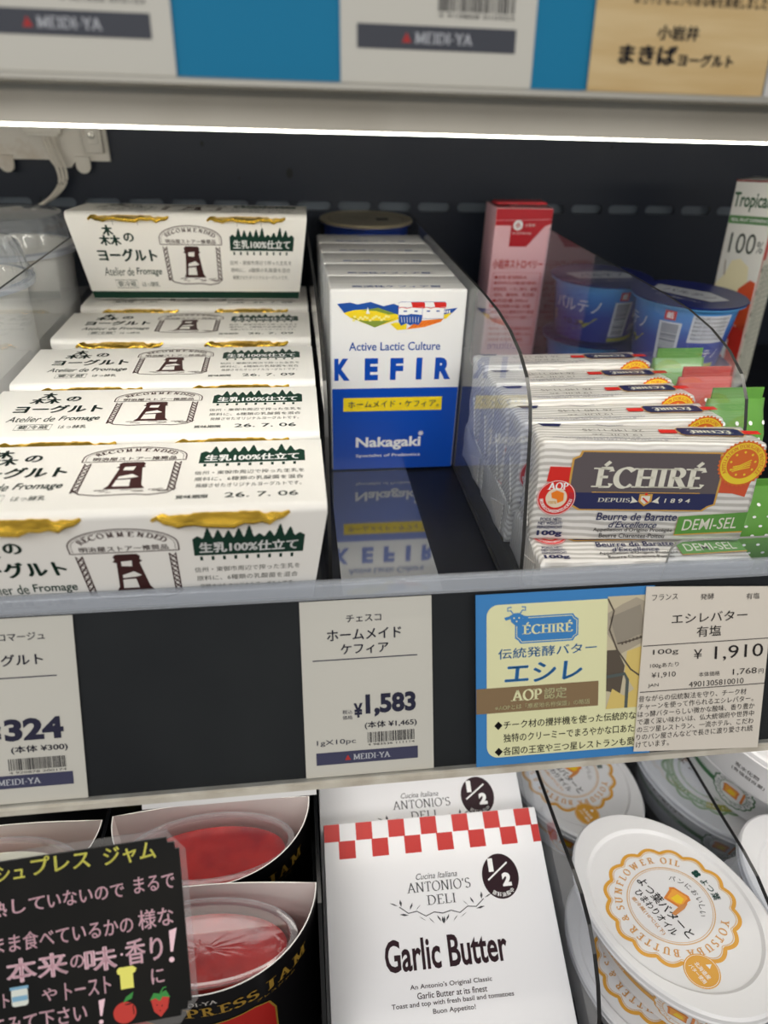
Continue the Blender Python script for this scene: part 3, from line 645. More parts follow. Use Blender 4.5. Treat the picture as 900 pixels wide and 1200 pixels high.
# ================================================================== DOMED CUPS (left lane)
def domed_cup():
    t = thing('domed_yogurt_cup', 'tall white cup with clear domed lid at the back left, nearest the wall', 'cup', (-0.2095, 0.278, 0.0005), group='domed cups in the left lane')
    mb = MB(); mb.lathe([(.036, 0), (.0375, .002), (.0415, .118), (.0440, .1195), (.0445, .1225), (.0425, .1235), (.0400, .1225), (.036, .004), (.001, .004)], PLWH2, 56, cap0=True); mb.build('cup', t)
    rings = []; n = 144
    prof = [(.0468, .1225), (.0472, .1265), (.0458, .1280), (.0448, .1285), (.0436, .1340), (.0420, .1415), (.0395, .1455), (.0300, .1478), (.0150, .1486), (.0005, .1488)]
    for k, (r, z) in enumerate(prof):
        ring = []
        for i in range(n):
            a = 2 * pi * i / n; q = 1.0
            if 4 <= k <= 5: q = 1 + (.022 if (i // 2) % 3 != 0 else -.016)
            ring.append((r * q * cos(a), r * q * sin(a), z))
        rings.append(ring)
    mb = MB(); mb.loft(rings, DOME); mb.build('domed_lid', t, smooth=.5)
    mb = MB(); mb.lathe([(.0425, .1195), (.0475, .1200), (.0478, .1228), (.0440, .1240)], P('lid_rim', (196, 200, 206), .2, spec=.7), 56); mb.build('lid_rim', t)
    return t
dc = domed_cup()
copy_tree(dc, 'tall white cup with clear domed lid at the left edge, nearer than the back one', (-0.2105, 0.172, 0.0005))

# ================================================================== TWIN YOGURT PACKS
def forest(u0, u1, base, hi, seed):
    r = random.Random(seed); p = [(u0, base - 2.6)]; u = u0; n = 11; w = (u1 - u0) / n; mid = -11.0
    for i in range(n):
        h = mid + (hi - mid) * (.35 + .65 * r.random()) * (.8 + .2 * sin(i * 1.7)); x = u0 + i * w
        if i in (0, n - 1): h = mid + (hi - mid) * .2
        p += [(x, mid), (x + w * .24, mid + (h - mid) * .40), (x + w * .17, mid + (h - mid) * .42), (x + w * .36, mid + (h - mid) * .72), (x + w * .31, mid + (h - mid) * .74), (x + w * .5, h), (x + w * .69, mid + (h - mid) * .74), (x + w * .64, mid + (h - mid) * .72), (x + w * .83, mid + (h - mid) * .42), (x + w * .76, mid + (h - mid) * .40)]
    return p + [(u1, mid), (u1, base - 2.6)]
def yo_print(date=None, ky=1.0, top=True):
    """u centred, v=0 at the rear/top, going down"""
    sh = Sheet(); ink = GREEN if not top else P('ink_dark_green', (30, 48, 44), .5)
    for du, dv in ((0, 3.6), (-3.7, -3.4), (3.7, -3.4)): # the character for forest as three trees
        sh.T('木', -57 + du, (-11 + dv) * ky, 7.6, 7.8 * ky, ink, .06)
    sh.T('の', -43.5, -12.2 * ky, 7.4, 6.4 * ky, ink, .04)
    sh.T('ヨーグルト', -47.5, -25.0 * ky, 43, 9.6 * ky, ink, .045)
    sh.T('Atelier de', -57, -37.2 * ky, 22, 6.2 * ky, ink, 0, sh=.12); sh.T('Fromage', -34.5, -37.5 * ky, 19, 6.6 * ky, ink, .012, sh=.18)
    sh.line([(-62, -43.6 * ky), (-45.5, -43.6 * ky), (-45.5, -49.6 * ky), (-62, -49.6 * ky)], .35, ink, 1, True); sh.T('要冷蔵', -53.7, -46.6 * ky, 14, 4.2 * ky, ink); sh.T('はっ酵乳', -35.5, -46.8 * ky, 13, 3.8 * ky, ink)
    # arched frame, posts and churn drawing
    FW = 1.2
    def A(u, v): return ((u * FW, v * ky) if abs(u) < 28 else (u, v * ky))
    arch = [A(-18.5, -17)] + [A(18.5 * -cos(t), -13 + 9.5 * sin(t)) for t in [pi * i / 18 for i in range(19)]] + [A(18.5, -17)]
    sh.line(arch, .55, BROWN); sh.line([A(-18.5, -17), A(18.5, -17)], .5, BROWN)
    arch2 = [A(-17.4, -16.2)] + [A(17.4 * -cos(t), -13 + 8.5 * sin(t)) for t in [pi * i / 18 for i in range(19)]] + [A(17.4, -16.2)]
    sh.line(arch2, .2, BROWN)
    n = 11; 
    for i, c in enumerate('RECOMMENDED'):
        a = pi * (1 - (i + .5) / n * .78 - .11); u = 15.3 * FW * cos(a); v = -13 + 6.6 * sin(a)
        sh.S(c, u, v * ky, 3.0, 2.9 * ky, BROWN, .2, rot=(a - pi / 2) * .7)
    sh.T('明治屋ストアー推奨品', 0, -14.7 * ky, 36, 3.1 * ky, BROWN, .015)
    for q in (-1, 1):
        x0, x1 = 14.9 * q, 17.1 * q
        sh.line([A(x0, -18.5), A(x0, -44)], .5, BROWN); sh.line([A(x1, -18.5), A(x1, -44)], .5, BROWN)
        for k in range(8):
            y = -19 - k * 3.1; sh.line([A(x0, y), A(x1, y - 3.1)], .7, BROWN); sh.line([A(x1, y), A(x0, y - 3.1)], .35, BROWN)
    ch = [(-3.6, -18.2), (3.6, -18.2), (4.6, -19.6), (4.2, -21.5), (5.0, -22.6), (3.9, -23.6), (5.6, -38.5), (7.0, -41.5), (-7.0, -41.5), (-5.6, -38.5), (-4.1, -23.6), (-5.4, -22.6), (-4.4, -21.5), (-4.8, -19.6)]
    sh.poly([A(*p) for p in ch], BROWN, 1)
    sh.poly([A(*p) for p in ((-2.4, -22.6), (1.4, -22.2), (1.0, -25.8), (-2.6, -25.4))], BOARD, 2); sh.poly([A(*p) for p in ((-3.2, -31), (1.2, -29), (3.6, -31.6), (1.4, -32.4), (-3.4, -33.0))], BOARD, 2)
    sh.poly([A(*p) for p in ((-3.6, -34.0), (1.2, -33.6), (1.6, -39.5), (-4.2, -39.5))], BOARD, 2)
    sh.line([A(-17.2, -41.5), A(-14, -45), A(-8, -46.5), A(4, -46), A(9, -47), A(15, -45.6), A(17.6, -42)], .7, BROWN)
    rr_ = random.Random(4)
    for k in range(16): 
        x = -14 + 28 * rr_.random(); y = -42.2 - 2.6 * rr_.random(); sh.line([A(x, y), A(x + 1.6 + 2 * rr_.random(), y + .3)], .4, BROWN)
    # fir trees with white lettering
    f = forest(28.2, 75, -18.5, -3.4, 5); sh.poly([A(u, v) for u, v in f], GREEN, 1)
    for k in range(9): sh.rect(30.5 + k * 4.9, -24.2 * ky, 31.7 + k * 4.9, -21.8 * ky, GREEN, 1)
    sh.T('生乳100%仕立て', 51.5, -16.4 * ky, 42, 6.4 * ky, WHITE, .04)
    for i, t in enumerate(('信州・東御市周辺で搾った生乳を', '原料に、6種類の乳酸菌を混合', '発酵させたオリジナルヨーグルトです。')):
        sh.T(t, 51, (-30 - i * 5.6) * ky, (47, 46, 44)[i], 3.3 * ky, P('ink_soft', (112, 112, 108), .5) if not top else P('ink_mid', (84, 86, 84), .5))
    if date:
        sh.T('賞味期限', 28.5, -50 * ky, 13, 3.0 * ky, ink, .015); sh.T(date, 56.5, -49.6 * ky, 30, 3.9 * ky, ink, .005)
    return sh
YH, YD, YW2 = .061, .0315, .083
def sleeve_profile():
    p = [(-.0205, 0.0)]
    p += [(-YD + .004 - .004 * cos(t), YH - .004 + .004 * sin(t)) for t in [pi / 2 * i / 5 for i in range(6)]]
    p += [(-a, b) for a, b in p[::-1]]
    return p
def yogurt_pack(date, label, loc, rot):
    t = thing('twin_yogurt_pack', label, 'yogurt pack', loc, rot, 'white twin yogurt packs')
    pr = sleeve_profile(); n = len(pr); mb = MB(); NX = 2
    def wx(z): return .0755 + (YW2 - .0755) * min(1, z / .055)
    rings = [[(s * wx(z), y, z) for y, z in pr] for s in (-1, 1)]
    inner = [[(s * (wx(z) - .0002), y * .985, z - .0005 if z > .01 else z + .0005) for y, z in pr] for s in (-1, 1)]
    mb.loft(rings, BOARD); mb.loft([r[::-1] for r in inner], BOARDIN)
    for s in (0, 1):
        mb.add(rings[s] + inner[s], [(i, (i + 1) % n, n + (i + 1) % n, n + i) for i in range(n)], BOARD)
    mb.build('sleeve', t, smooth=.5)
    # print on the top and on the front (the front one scaled to the sloping face)
    st = yo_print(date); mb = MB(); st.emit(mb, lambda u, v, d: (u, YD - .003 + v * 1.0 - .0005, YH + d)); mb.build('printed_top', t, smooth=0)
    sf = yo_print(None, .96, False); sf.p = [([(a, b - 3.6) for a, b in V], F, m, l) for V, F, m, l in sf.p]
    sf.rect(-82.8, -59.4, 82.8, -53.8, GREEN, 1, 8)
    for x in (-52, 34): sf.line([(x, -1), (x, -7)], .25, GREY, 1); sf.line([(x + 17, -1), (x + 17, -7)], .25, GREY, 1)
    def fmap(u, v, d):
        z = YH - .0015 + v; q = max(0, min(1, z / (YH - .004))); y = -.0205 - (YD - .0205) * q
        return (u * (.0755 + .0075 * q) / .083, y - d, max(z, .0004))
    mb = MB(); sf.emit(mb, fmap); mb.build('printed_front', t, smooth=0)
    for s in (-1, 1):
        mb = MB(); mb.lathe([(.0160, .001), (.018, .003), (.0285, YH - .0065), (.0, YH - .0065)], PLWH, 40, cap0=True)
        c = mb.build('cup', t); c.location = (s * .0405, 0, 0)
        mb = MB(); m_ = 72; rg = []
        for q, z in ((.96, YH - .0046), (.985, YH - .0042), (1.0, YH - .0032), (.99, YH - .0022), (.75, YH - .0017), (.02, YH - .0017)):
            ring = []
            for i in range(m_):
                a = 2 * pi * i / m_; ca, sa = cos(a), sin(a); e = .80
                x = .0390 * q * abs(ca) ** e * (1 if ca >= 0 else -1); y = -.0054 + .0325 * q * abs(sa) ** e * (1 if sa >= 0 else -1)
                ring.append((x, y, z - (.0011 * (1 + sin(i * 1.3) * .7 + .5 * sin(i * 2.9)) if q > .98 and y < -.02 else 0)))
            rg.append(ring)
        mb.loft(rg, GOLD, cap0=True); f = mb.build('foil_lid', c); 
    return t
YX = -0.0732
rows = [(-0.0233, 'front row, nearest the shelf edge', '26. 7. 06', 0), (0.0440, 'second row from the front', '26. 7. 06', -.006), (0.1125, 'third row from the front', '26. 7. 09', .004), (0.1900, 'fourth row from the front', '26. 7. 09', -.004), (0.2660, 'last row, under the upright one', '26. 7. 09', 0)]
ZR = .0282
yp = {}
for y, w, d, rz in rows:
    if d not in yp:
        yp[d] = yogurt_pack(d, 'white twin yogurt pack in the ' + w, (YX, y, ZR), (0, 0, rz))
    else:
        copy_tree(yp[d], 'white twin yogurt pack in the ' + w, (YX, y, ZR), (0, 0, rz))
copy_tree(yp['26. 7. 09'], 'white twin yogurt pack stacked on top at the back, whole front showing', (YX + .0015, 0.265, ZR + YH + .0018), (radians(-3), 0, -.02))
mb = MB(); mb.box(-.081, .081, -.015, .325, 0.0003, ZR - .0004, BLACKP); o = mb.build('stock_riser', smooth=0); o.location = (YX, -0.014, 0); tag(o, 'low black riser under the white twin yogurt packs', 'riser')

# ================================================================== KEFIR CARTONS
def zk(L): return [((a - 118) / 664 * 76.9 + 4.2, -((b - 128) / 147 * 17.2 + 8.4)) for a, b in L]
def kefir(label, loc):
    t = thing('kefir_carton', label, 'carton', loc, group='kefir cartons in one row')
    w, h, d = .0864, .126, .0345
    mb = MB(); mb.rbox(0, w, 0, d, .0, h, .0016, KWHITE, 3); mb.build('carton', t)
    sh = Sheet()
    sh.rect(.9, -125.2, 85.5, -64.6, KBLUE, 1)
    sh.poly(zk([(120, 132), (190, 125), (230, 135), (300, 122), (370, 145), (425, 132), (470, 150), (470, 195), (400, 185), (350, 160), (280, 175), (210, 165), (160, 182)]), KINK, 2)
    sh.poly(zk([(155, 180), (210, 165), (300, 160), (370, 168), (470, 195), (455, 215), (325, 258), (190, 205)]), YEL, 3)
    sh.poly(zk([(190, 200), (260, 222), (400, 222), (450, 205), (325, 259)]), OLIVE, 4); sh.poly(zk([(250, 168), (340, 152), (440, 186), (400, 190), (330, 170)]), OLIVE, 4)
    r_ = random.Random(2)
    for k in range(16):
        a = 195 + 13 * k + r_.random() * 8; b = 192 + r_.random() * 22; sh.poly(zk([(a, b), (a + 14, b), (a + 14, b + 12), (a, b + 12)]), P('ink_straw', (246, 236, 150), .5), 5)
    sh.poly(zk([(275, 185), (285, 150), (297, 185)]), WHITE, 5)
    sh.poly(zk([(410, 240), (440, 232), (500, 240), (500, 270), (450, 274)]), YEL, 5); sh.poly(zk([(500, 270), (560, 225), (705, 212), (690, 230), (600, 258)]), ORANGE, 5)
    for k in range(6): sh.line(zk([(520 + 26 * k, 262 - 5 * k), (560 + 24 * k, 226 - k)]), .25, RED, 6)
    sh.poly(zk([(700, 165), (778, 155), (740, 192), (690, 205)]), KINK, 4); sh.poly(zk([(690, 195), (748, 180), (720, 212), (680, 220)]), YEL, 5)
    for k in range(3): sh.poly(zk([(706 + k * 12, 168), (713 + k * 12, 168), (713 + k * 12, 182), (706 + k * 12, 182)]), WHITE, 6)
    # two little houses with striped roofs
    for x0, x1, base in ((452, 586, KINK), (582, 704, ORANGE)):
        sh.poly(zk([(x0, 150), (x1, 150), (x1, 214 if base is ORANGE else 205), (x0, 214 if base is ORANGE else 205)]), WHITE, 6)
        sh.line(zk([(x0, 150), (x1, 150), (x1, 212), (x0, 212)]), .22, KINK, 7, True)
        sh.poly(zk([(x0 + 4, 124), (x1 + 8, 124), (x1 + 10, 152), (x0, 152)]), WHITE, 7)
        sh.poly(zk([((x0 + x1) / 2, 124), (x1 + 6, 124), (x1 + 10, 134), (x1 + 10, 150), ((x0 + x1) / 2 + 10, 150)]), RED, 8)
        sh.line(zk([(x0 - 2, 155), (x0 + 20, 150), (x0 + 45, 156), (x0 + 75, 150), (x1 + 8, 155)]), .4, RED, 8); sh.line(zk([(x0, 128), (x0 + 10, 122), (x1, 122), (x1 + 10, 132)]), .25, KINK, 8)
        for dx in (.28, .72): sh.poly(zk([(x0 + (x1 - x0) * dx - 9, 168), (x0 + (x1 - x0) * dx + 9, 168), (x0 + (x1 - x0) * dx + 9, 175), (x0 + (x1 - x0) * dx - 9, 175)]), KINK, 7)
    sh.poly(zk([(455, 190), (500, 192), (520, 186), (585, 192), (582, 225), (566, 246), (540, 240), (520, 248), (498, 236), (470, 250), (455, 228)]), KINK, 8)
    for k in range(7): sh.line(zk([(468 + k * 16, 202), (474 + k * 15, 232)]), .3, WHITE, 9)
    sh.T('Active Lactic Culture', 41.6, -36.0, 59.5, 5.6, KINK, .012)
    for c, u, w_ in (('K', 7.4, 10), ('E', 26.6, 8.8), ('F', 43.3, 8.6), ('I', 58.2, 3.9), ('R', 74.2, 10.8)): sh.T(c, u, -51.4, w_, 15, KBLUE, .055)
    sh.rect(8.2, -80.9, 75.2, -71.2, YEL, 2); sh.T('ホームメイド・ケフィア。', 42.4, -76.0, 62, 5.0, KINK, .012, lay=3)
    sh.T('Nakagaki', 39.5, -105.4, 45.5, 10.0, WHITE, .03, lay=3); sh.T('Specialist of Probiotics', 39.6, -114.9, 45.5, 2.9, WHITE, .012, lay=3)
    for k in range(4): sh.line([(62 + 1.9 * cos(k * pi / 4), -98.2 + 1.9 * sin(k * pi / 4)), (62 - 1.9 * cos(k * pi / 4), -98.2 - 1.9 * sin(k * pi / 4))], .7, WHITE, 3)
    printed(sh, 'printed_front', t, flat_y(0, 0, h))
    sh = Sheet(); sh.T('高活性ケフィア菌', 42, 6.2, 56, 4.4, P('kefir_ink_soft', (90, 110, 170), .5), .02)
    sh.rect(1, 15.6, 85, 15.9, GREY, 1); printed(sh, 'printed_top', t, flat_z(0, 0, h))
    sh = Sheet(); sh.rect(.9, -125.2, 33.6, -64.6, KBLUE, 1)
    printed(sh, 'printed_side', t, lambda u, v, d_: (w + d_, u, h + v))
    return t
k0 = kefir('foremost kefir carton, its blue and white front facing out', (.0214, .1342, .0009))
for i, wd in enumerate(('second', 'third', 'fourth', 'last')):
    copy_tree(k0, wd + ' kefir carton in the row, only its white top edge showing', (.0214 - .0004 * i, .1342 + .0358 * (i + 1), .0009), (0, 0, .003 * (i % 2)))

# ================================================================== ROUND BLUE TUB behind the kefir
def round_tub(label, z):
    t = thing('round_blue_tub', label, 'tub', (.0655, .3560, z), group='round blue tubs behind the kefir')
    mb = MB(); mb.lathe([(.031, 0), (.033, .002), (.0375, .058), (.0402, .0592), (.0405, .0618), (.036, .0622)], DBLUE, 56, cap0=True); mb.build('tub', t)
    mb = MB(); mb.lathe([(.0408, .0606), (.0412, .0622), (.0404, .0632), (.0388, .0632), (.0380, .0626), (.001, .0626)], FOILB, 56); mb.build('foil_lid', t)
    sh = Sheet(); sh.T('よつ葉', 2, -8.5, 16, 7, WHITE, .03)
    for k in range(4): sh.disc(-14 + 1.6 * cos(k * pi / 2 + .78), -8.5 + 1.6 * sin(k * pi / 2 + .78), 1.6, WHITE, 2, 12)
    printed(sh, 'printed_side', t, lambda u, v, d: ((.0377 + d + v * .0803) * sin(u / .0375), -(.0377 + d + v * .0803) * cos(u / .0375), .0575 + v))
    sh = Sheet(); k = P('foil_print', (96, 88, 70), .5)
    sh.poly([(8, 2), (20, 5), (19, -9), (9, -10)], P('foil_print_dark', (60, 60, 58), .5)); sh.line([(-20, 6), (-8, 10), (4, 6), (-12, 0), (-2, -8)], 1.1, k); sh.line([(-26, -4), (-14, -8)], 1.0, k); sh.ring(0, 0, 33, .5, k)
    printed(sh, 'printed_lid', t, flat_z(0, 0, .0626))
    return t
rt = round_tub('round navy tub with beige foil lid on top, behind the kefir row', .0698)
copy_tree(rt, 'round navy tub at the bottom, carrying another behind the kefir row', (.0655, .3560, .0005)).scale = (1, 1, 1.085)

# ================================================================== PINK MILK CARTONS
def pink_carton(label, loc, rot):
    t = thing('strawberry_drink_carton', label, 'carton', loc, rot, group=None)
    w, d, h = .050, .0375, .149
    mb = MB(); mb.rbox(0, w, 0, d, 0, h - .001, .0012, PINK, 2); mb.build('carton', t)
    sh = Sheet()
    sh.rect(.5, -11, 49.5, -.6, CRED, 1); sh.poly([(.5, -10.8), (.5, -14), (14.5, -14), (14.5, -31), (30, -31), (44, -14.5), (49.5, -12.2), (49.5, -10.8)], CRED, 1)
    sh.poly([(.5, -14.5), (14.2, -14.5), (14.2, -31), (5, -22)], PINK, 2); sh.line([(.5, -10), (49.5, -8.6)], .3, PINK, 3)
    sh.disc(20.5, -13.6, 4.2, WHITE, 2, 24); sh.T('小', 20.5, -13.6, 4.6, 4.6, CRED, .05, lay=3); sh.T('小岩井', 31, -13.4, 9, 2.4, WHITE, .02, lay=3); sh.T('KOIWAI', 24.5, -20.0, 16, 1.6, WHITE, 0, lay=3)
    sh.T('小岩井ストロベリー', 24.5, -45.5, 45, 8.2, RED, .035)
    L = ('●名称:清涼飲料水', '●原材料名:砂糖(国内製造)、', '脱脂粉乳、いちご果汁、食塩', '/香料、酸味料、乳化剤、', '●内容量:200ml', '●賞味期限:天面に記載', '●保存方法:直射日光や高温', '多湿の場所をさけて保存して', 'ください。', '販売者:小岩井乳業株式会社', '東京都中野区中野4-10-2', '製造者:乳業株式会社')
    sh.line([(3.5, -53), (46.5, -53), (46.5, -118), (3.5, -118)], .4, RED, 1, True)
    for i, s_ in enumerate(L): sh.T(s_, 5, -56.8 - i * 5.1, min(40, 3.3 * len(s_)), 3.4, RED, .012, al='L')
    printed(sh, 'printed_front', t, flat_y(0, 0, h - .001))
    sh = Sheet(); sh.rect(1, 1, 49, 36.5, CDARK, 1); sh.poly([(14, 1), (49, 3), (49, 30), (16, 28)], SILVER, 2); sh.rect(1, .6, 49, 4, CRED, 3); sh.line([(2, 20), (48, 18)], 1.2, CRED, 3)
    printed(sh, 'printed_top', t, flat_z(0, 0, h - .001))
    mb = MB(); mb.prism([(.002, h), (.048, h), (.046, h + .0022), (.004, h + .0018)], 1, .012, .027, CRED); mb.build('top_fold', t, smooth=0)
    return t
pc = pink_carton('pink strawberry drink carton with red top, standing against the back wall', (.1715, .3150, .0005), (0, 0, radians(-1)))

# ================================================================== BLUE YOGURT CUPS
def blue_cup(label, loc, rot):
    t = thing('blue_yogurt_cup', label, 'cup', loc, rot, group='blue yogurt cups')
    mb = MB(); mb.lathe([(.0310, 0), (.0330, .0015), (.0385, .0470), (.0425, .0480), (.0428, .0500), (.0385, .0500)], BLUECUP, 56, cap0=True); mb.build('cup', t)
    mb = MB(); n = 64; mb.loft([[(r * (1 + .02 * (i % 32 == 3)) * cos(2 * pi * i / n), r * sin(2 * pi * i / n), z) for i in range(n)] for r, z in ((.0430, .0494), (.0436, .0503), (.0430, .0508), (.0385, .0504), (.001, .0506))], CUPLIDB); mb.build('lid', t)
    def cyl(u, v, d):
        r = .0330 + .0055 * (v + .0455) / .0455 + d + .0003; return (r * sin(u / .036), -r * cos(u / .036), .047 + v)
    sh = Sheet()
    sh.T('パルテノ', -34, -15, 42, 11, WHITE, .0); sh.poly([(-60, -24), (-30, -28), (-14, -24), (-24, -33), (-34, -36), (-60, -33)], TUBGOLD, 1); sh.T('10.2g', -34, -30.6, 20, 6.2, INK, .02)
    sh.rect(-2, -40, 14, -10, P('label_pale', (216, 218, 226), .5), 1, 4); 
    rr_ = random.Random(8)
    for k in range(20): sh.rect(0, -39 + k * 1.4, 12, -39 + k * 1.4 + rr_.choice((.5, .7, .9)), INK, 2, 3)
    sh.rect(1, -8.6, 9, -1.6, RED, 1, 2); sh.T('紙', 5, -5, 5, 5, WHITE, .03)
    sh.rect(20, -24, 50, -3, MATS['label_pale'], 1, 8)
    for k in range(6): sh.T('無脂乳固形分9.8%乳脂肪分', 35, -5.2 - k * 3.1, 27, 2.2, INK)
    sh.T('パルテノ', 34, -33, 30, 7.5, WHITE, .0); sh.rect(-2, -44.5, 50, -41, TUBGOLD, 1, 14)
    printed(sh, 'printed_side', t, cyl)
    sh = Sheet(); sh.poly([(-30, 10), (10, 16), (30, 4), (22, -12), (-26, -10)], P('lid_silver', (190, 194, 204), .3), 1); sh.T('パルテノ', 0, 1, 40, 10, CUPLIDB, .02); sh.T('ギリシャ濃密ヨーグルト', 0, -20, 36, 3.6, WHITE, .0)
    printed(sh, 'printed_lid', t, flat_z(0, 0, .0507))
    return t
bc = blue_cup('blue yogurt cup with navy lid, right one of the pair, facing out', (.3045, .2160, .0520), (0, 0, radians(-52)))
copy_tree(bc, 'blue yogurt cup behind the clear divider, left one of the pair', (.2655, .2925, .0480), (0, 0, radians(3)))
copy_tree(bc, 'blue yogurt cup at the bottom under the right one of the pair', (.3045, .2160, .0005), (0, 0, radians(30)))
copy_tree(bc, 'blue yogurt cup at the bottom under the left one of the pair', (.2655, .2925, .0005), (0, 0, radians(70))).scale = (1, 1, .93)

# ================================================================== FRUIT JUICE CARTON (far right)
t = thing('juice_carton', 'tall white juice carton with red and pale fruit at the right edge', 'carton', (.3690, .2780, .0022), (0, radians(-3.5), radians(-52)))
w, d, h = .034, .040, .1745
mb = MB(); mb.rbox(0, w, 0, d, 0, h, .0012, P('juice_white', (228, 228, 222), .35), 2); mb.build('carton', t)
sh = Sheet(); sh.rect(.3, -1.6, 51.7, -.2, P('juice_maroon', (130, 40, 40), .4), 1)
sh.T('Tropicana', 28, -16.5, 52, 14.5, TGREEN, .02); sh.rect(1, -33, 51.7, -26.8, P('juice_band', (74, 130, 66), .4), 1); sh.T('REAL FRUIT EXPERIENCE', 27, -30, 46, 2.6, WHITE, .01)
sh.T('100', 24, -48, 32, 16, P('juice_ink', (48, 60, 50), .4), .0); sh.T('%', 46, -50, 8, 9, MATS['juice_ink'])
sh.poly([(1, -115), (1, -82), (10, -74), (16, -62), (26, -60), (38, -66), (42, -84), (46, -100), (30, -120)], PEAR, 2); sh.poly([(.4, -100), (14, -96), (30, -100), (38, -116), (51.6, -112), (51.6, -175.5), (.4, -175.5)], TRED, 3)
sh.poly([(28, -110), (32, -84), (44, -76), (51.6, -78), (51.6, -120)], P('juice_apple', (222, 88, 48), .4), 3); sh.poly([(.4, -96), (6, -90), (7, -104), (.4, -108)], TGREEN, 4); sh.line([(10, -74), (8, -62)], 1.0, P('stem_brown', (110, 80, 40), .5), 4)
sh.poly([(10, -84), (16, -88), (18, -112), (12, -112)], MATS['butter_lump'], 4); sh.poly([(26, -122), (34, -128), (34, -146), (27, -140)], WHITE, 4)
printed(sh, 'printed_front', t, lambda u, v, dd: (u * .034 / .052, -dd, h + v))
sh = Sheet(); sh.rect(.3, -1.6, 51.7, -.2, MATS['juice_maroon'], 1); sh.rect(2, -170, 12, -40, TRED, 1)
sh.rect(4, -170, 50, -60, P('juice_panel', (228, 226, 214), .4), 2)
for k in range(22):
    sh.rect(8, -66 - k * 4.6, 48, -65.4 - k * 4.6, TGREEN, 3); sh.T('果実・野菜ミックスジュース', 28, -68 - k * 4.6, 36, 2.6, P('juice_ink2', (60, 84, 64), .5), lay=3)
    if k % 4 == 0: sh.disc(7, -68 - k * 4.6, 1.8, TGREEN, 4, 12)
printed(sh, 'printed_side', t, lambda u, v, dd: (w + dd, u * .040 / .052, h + v))

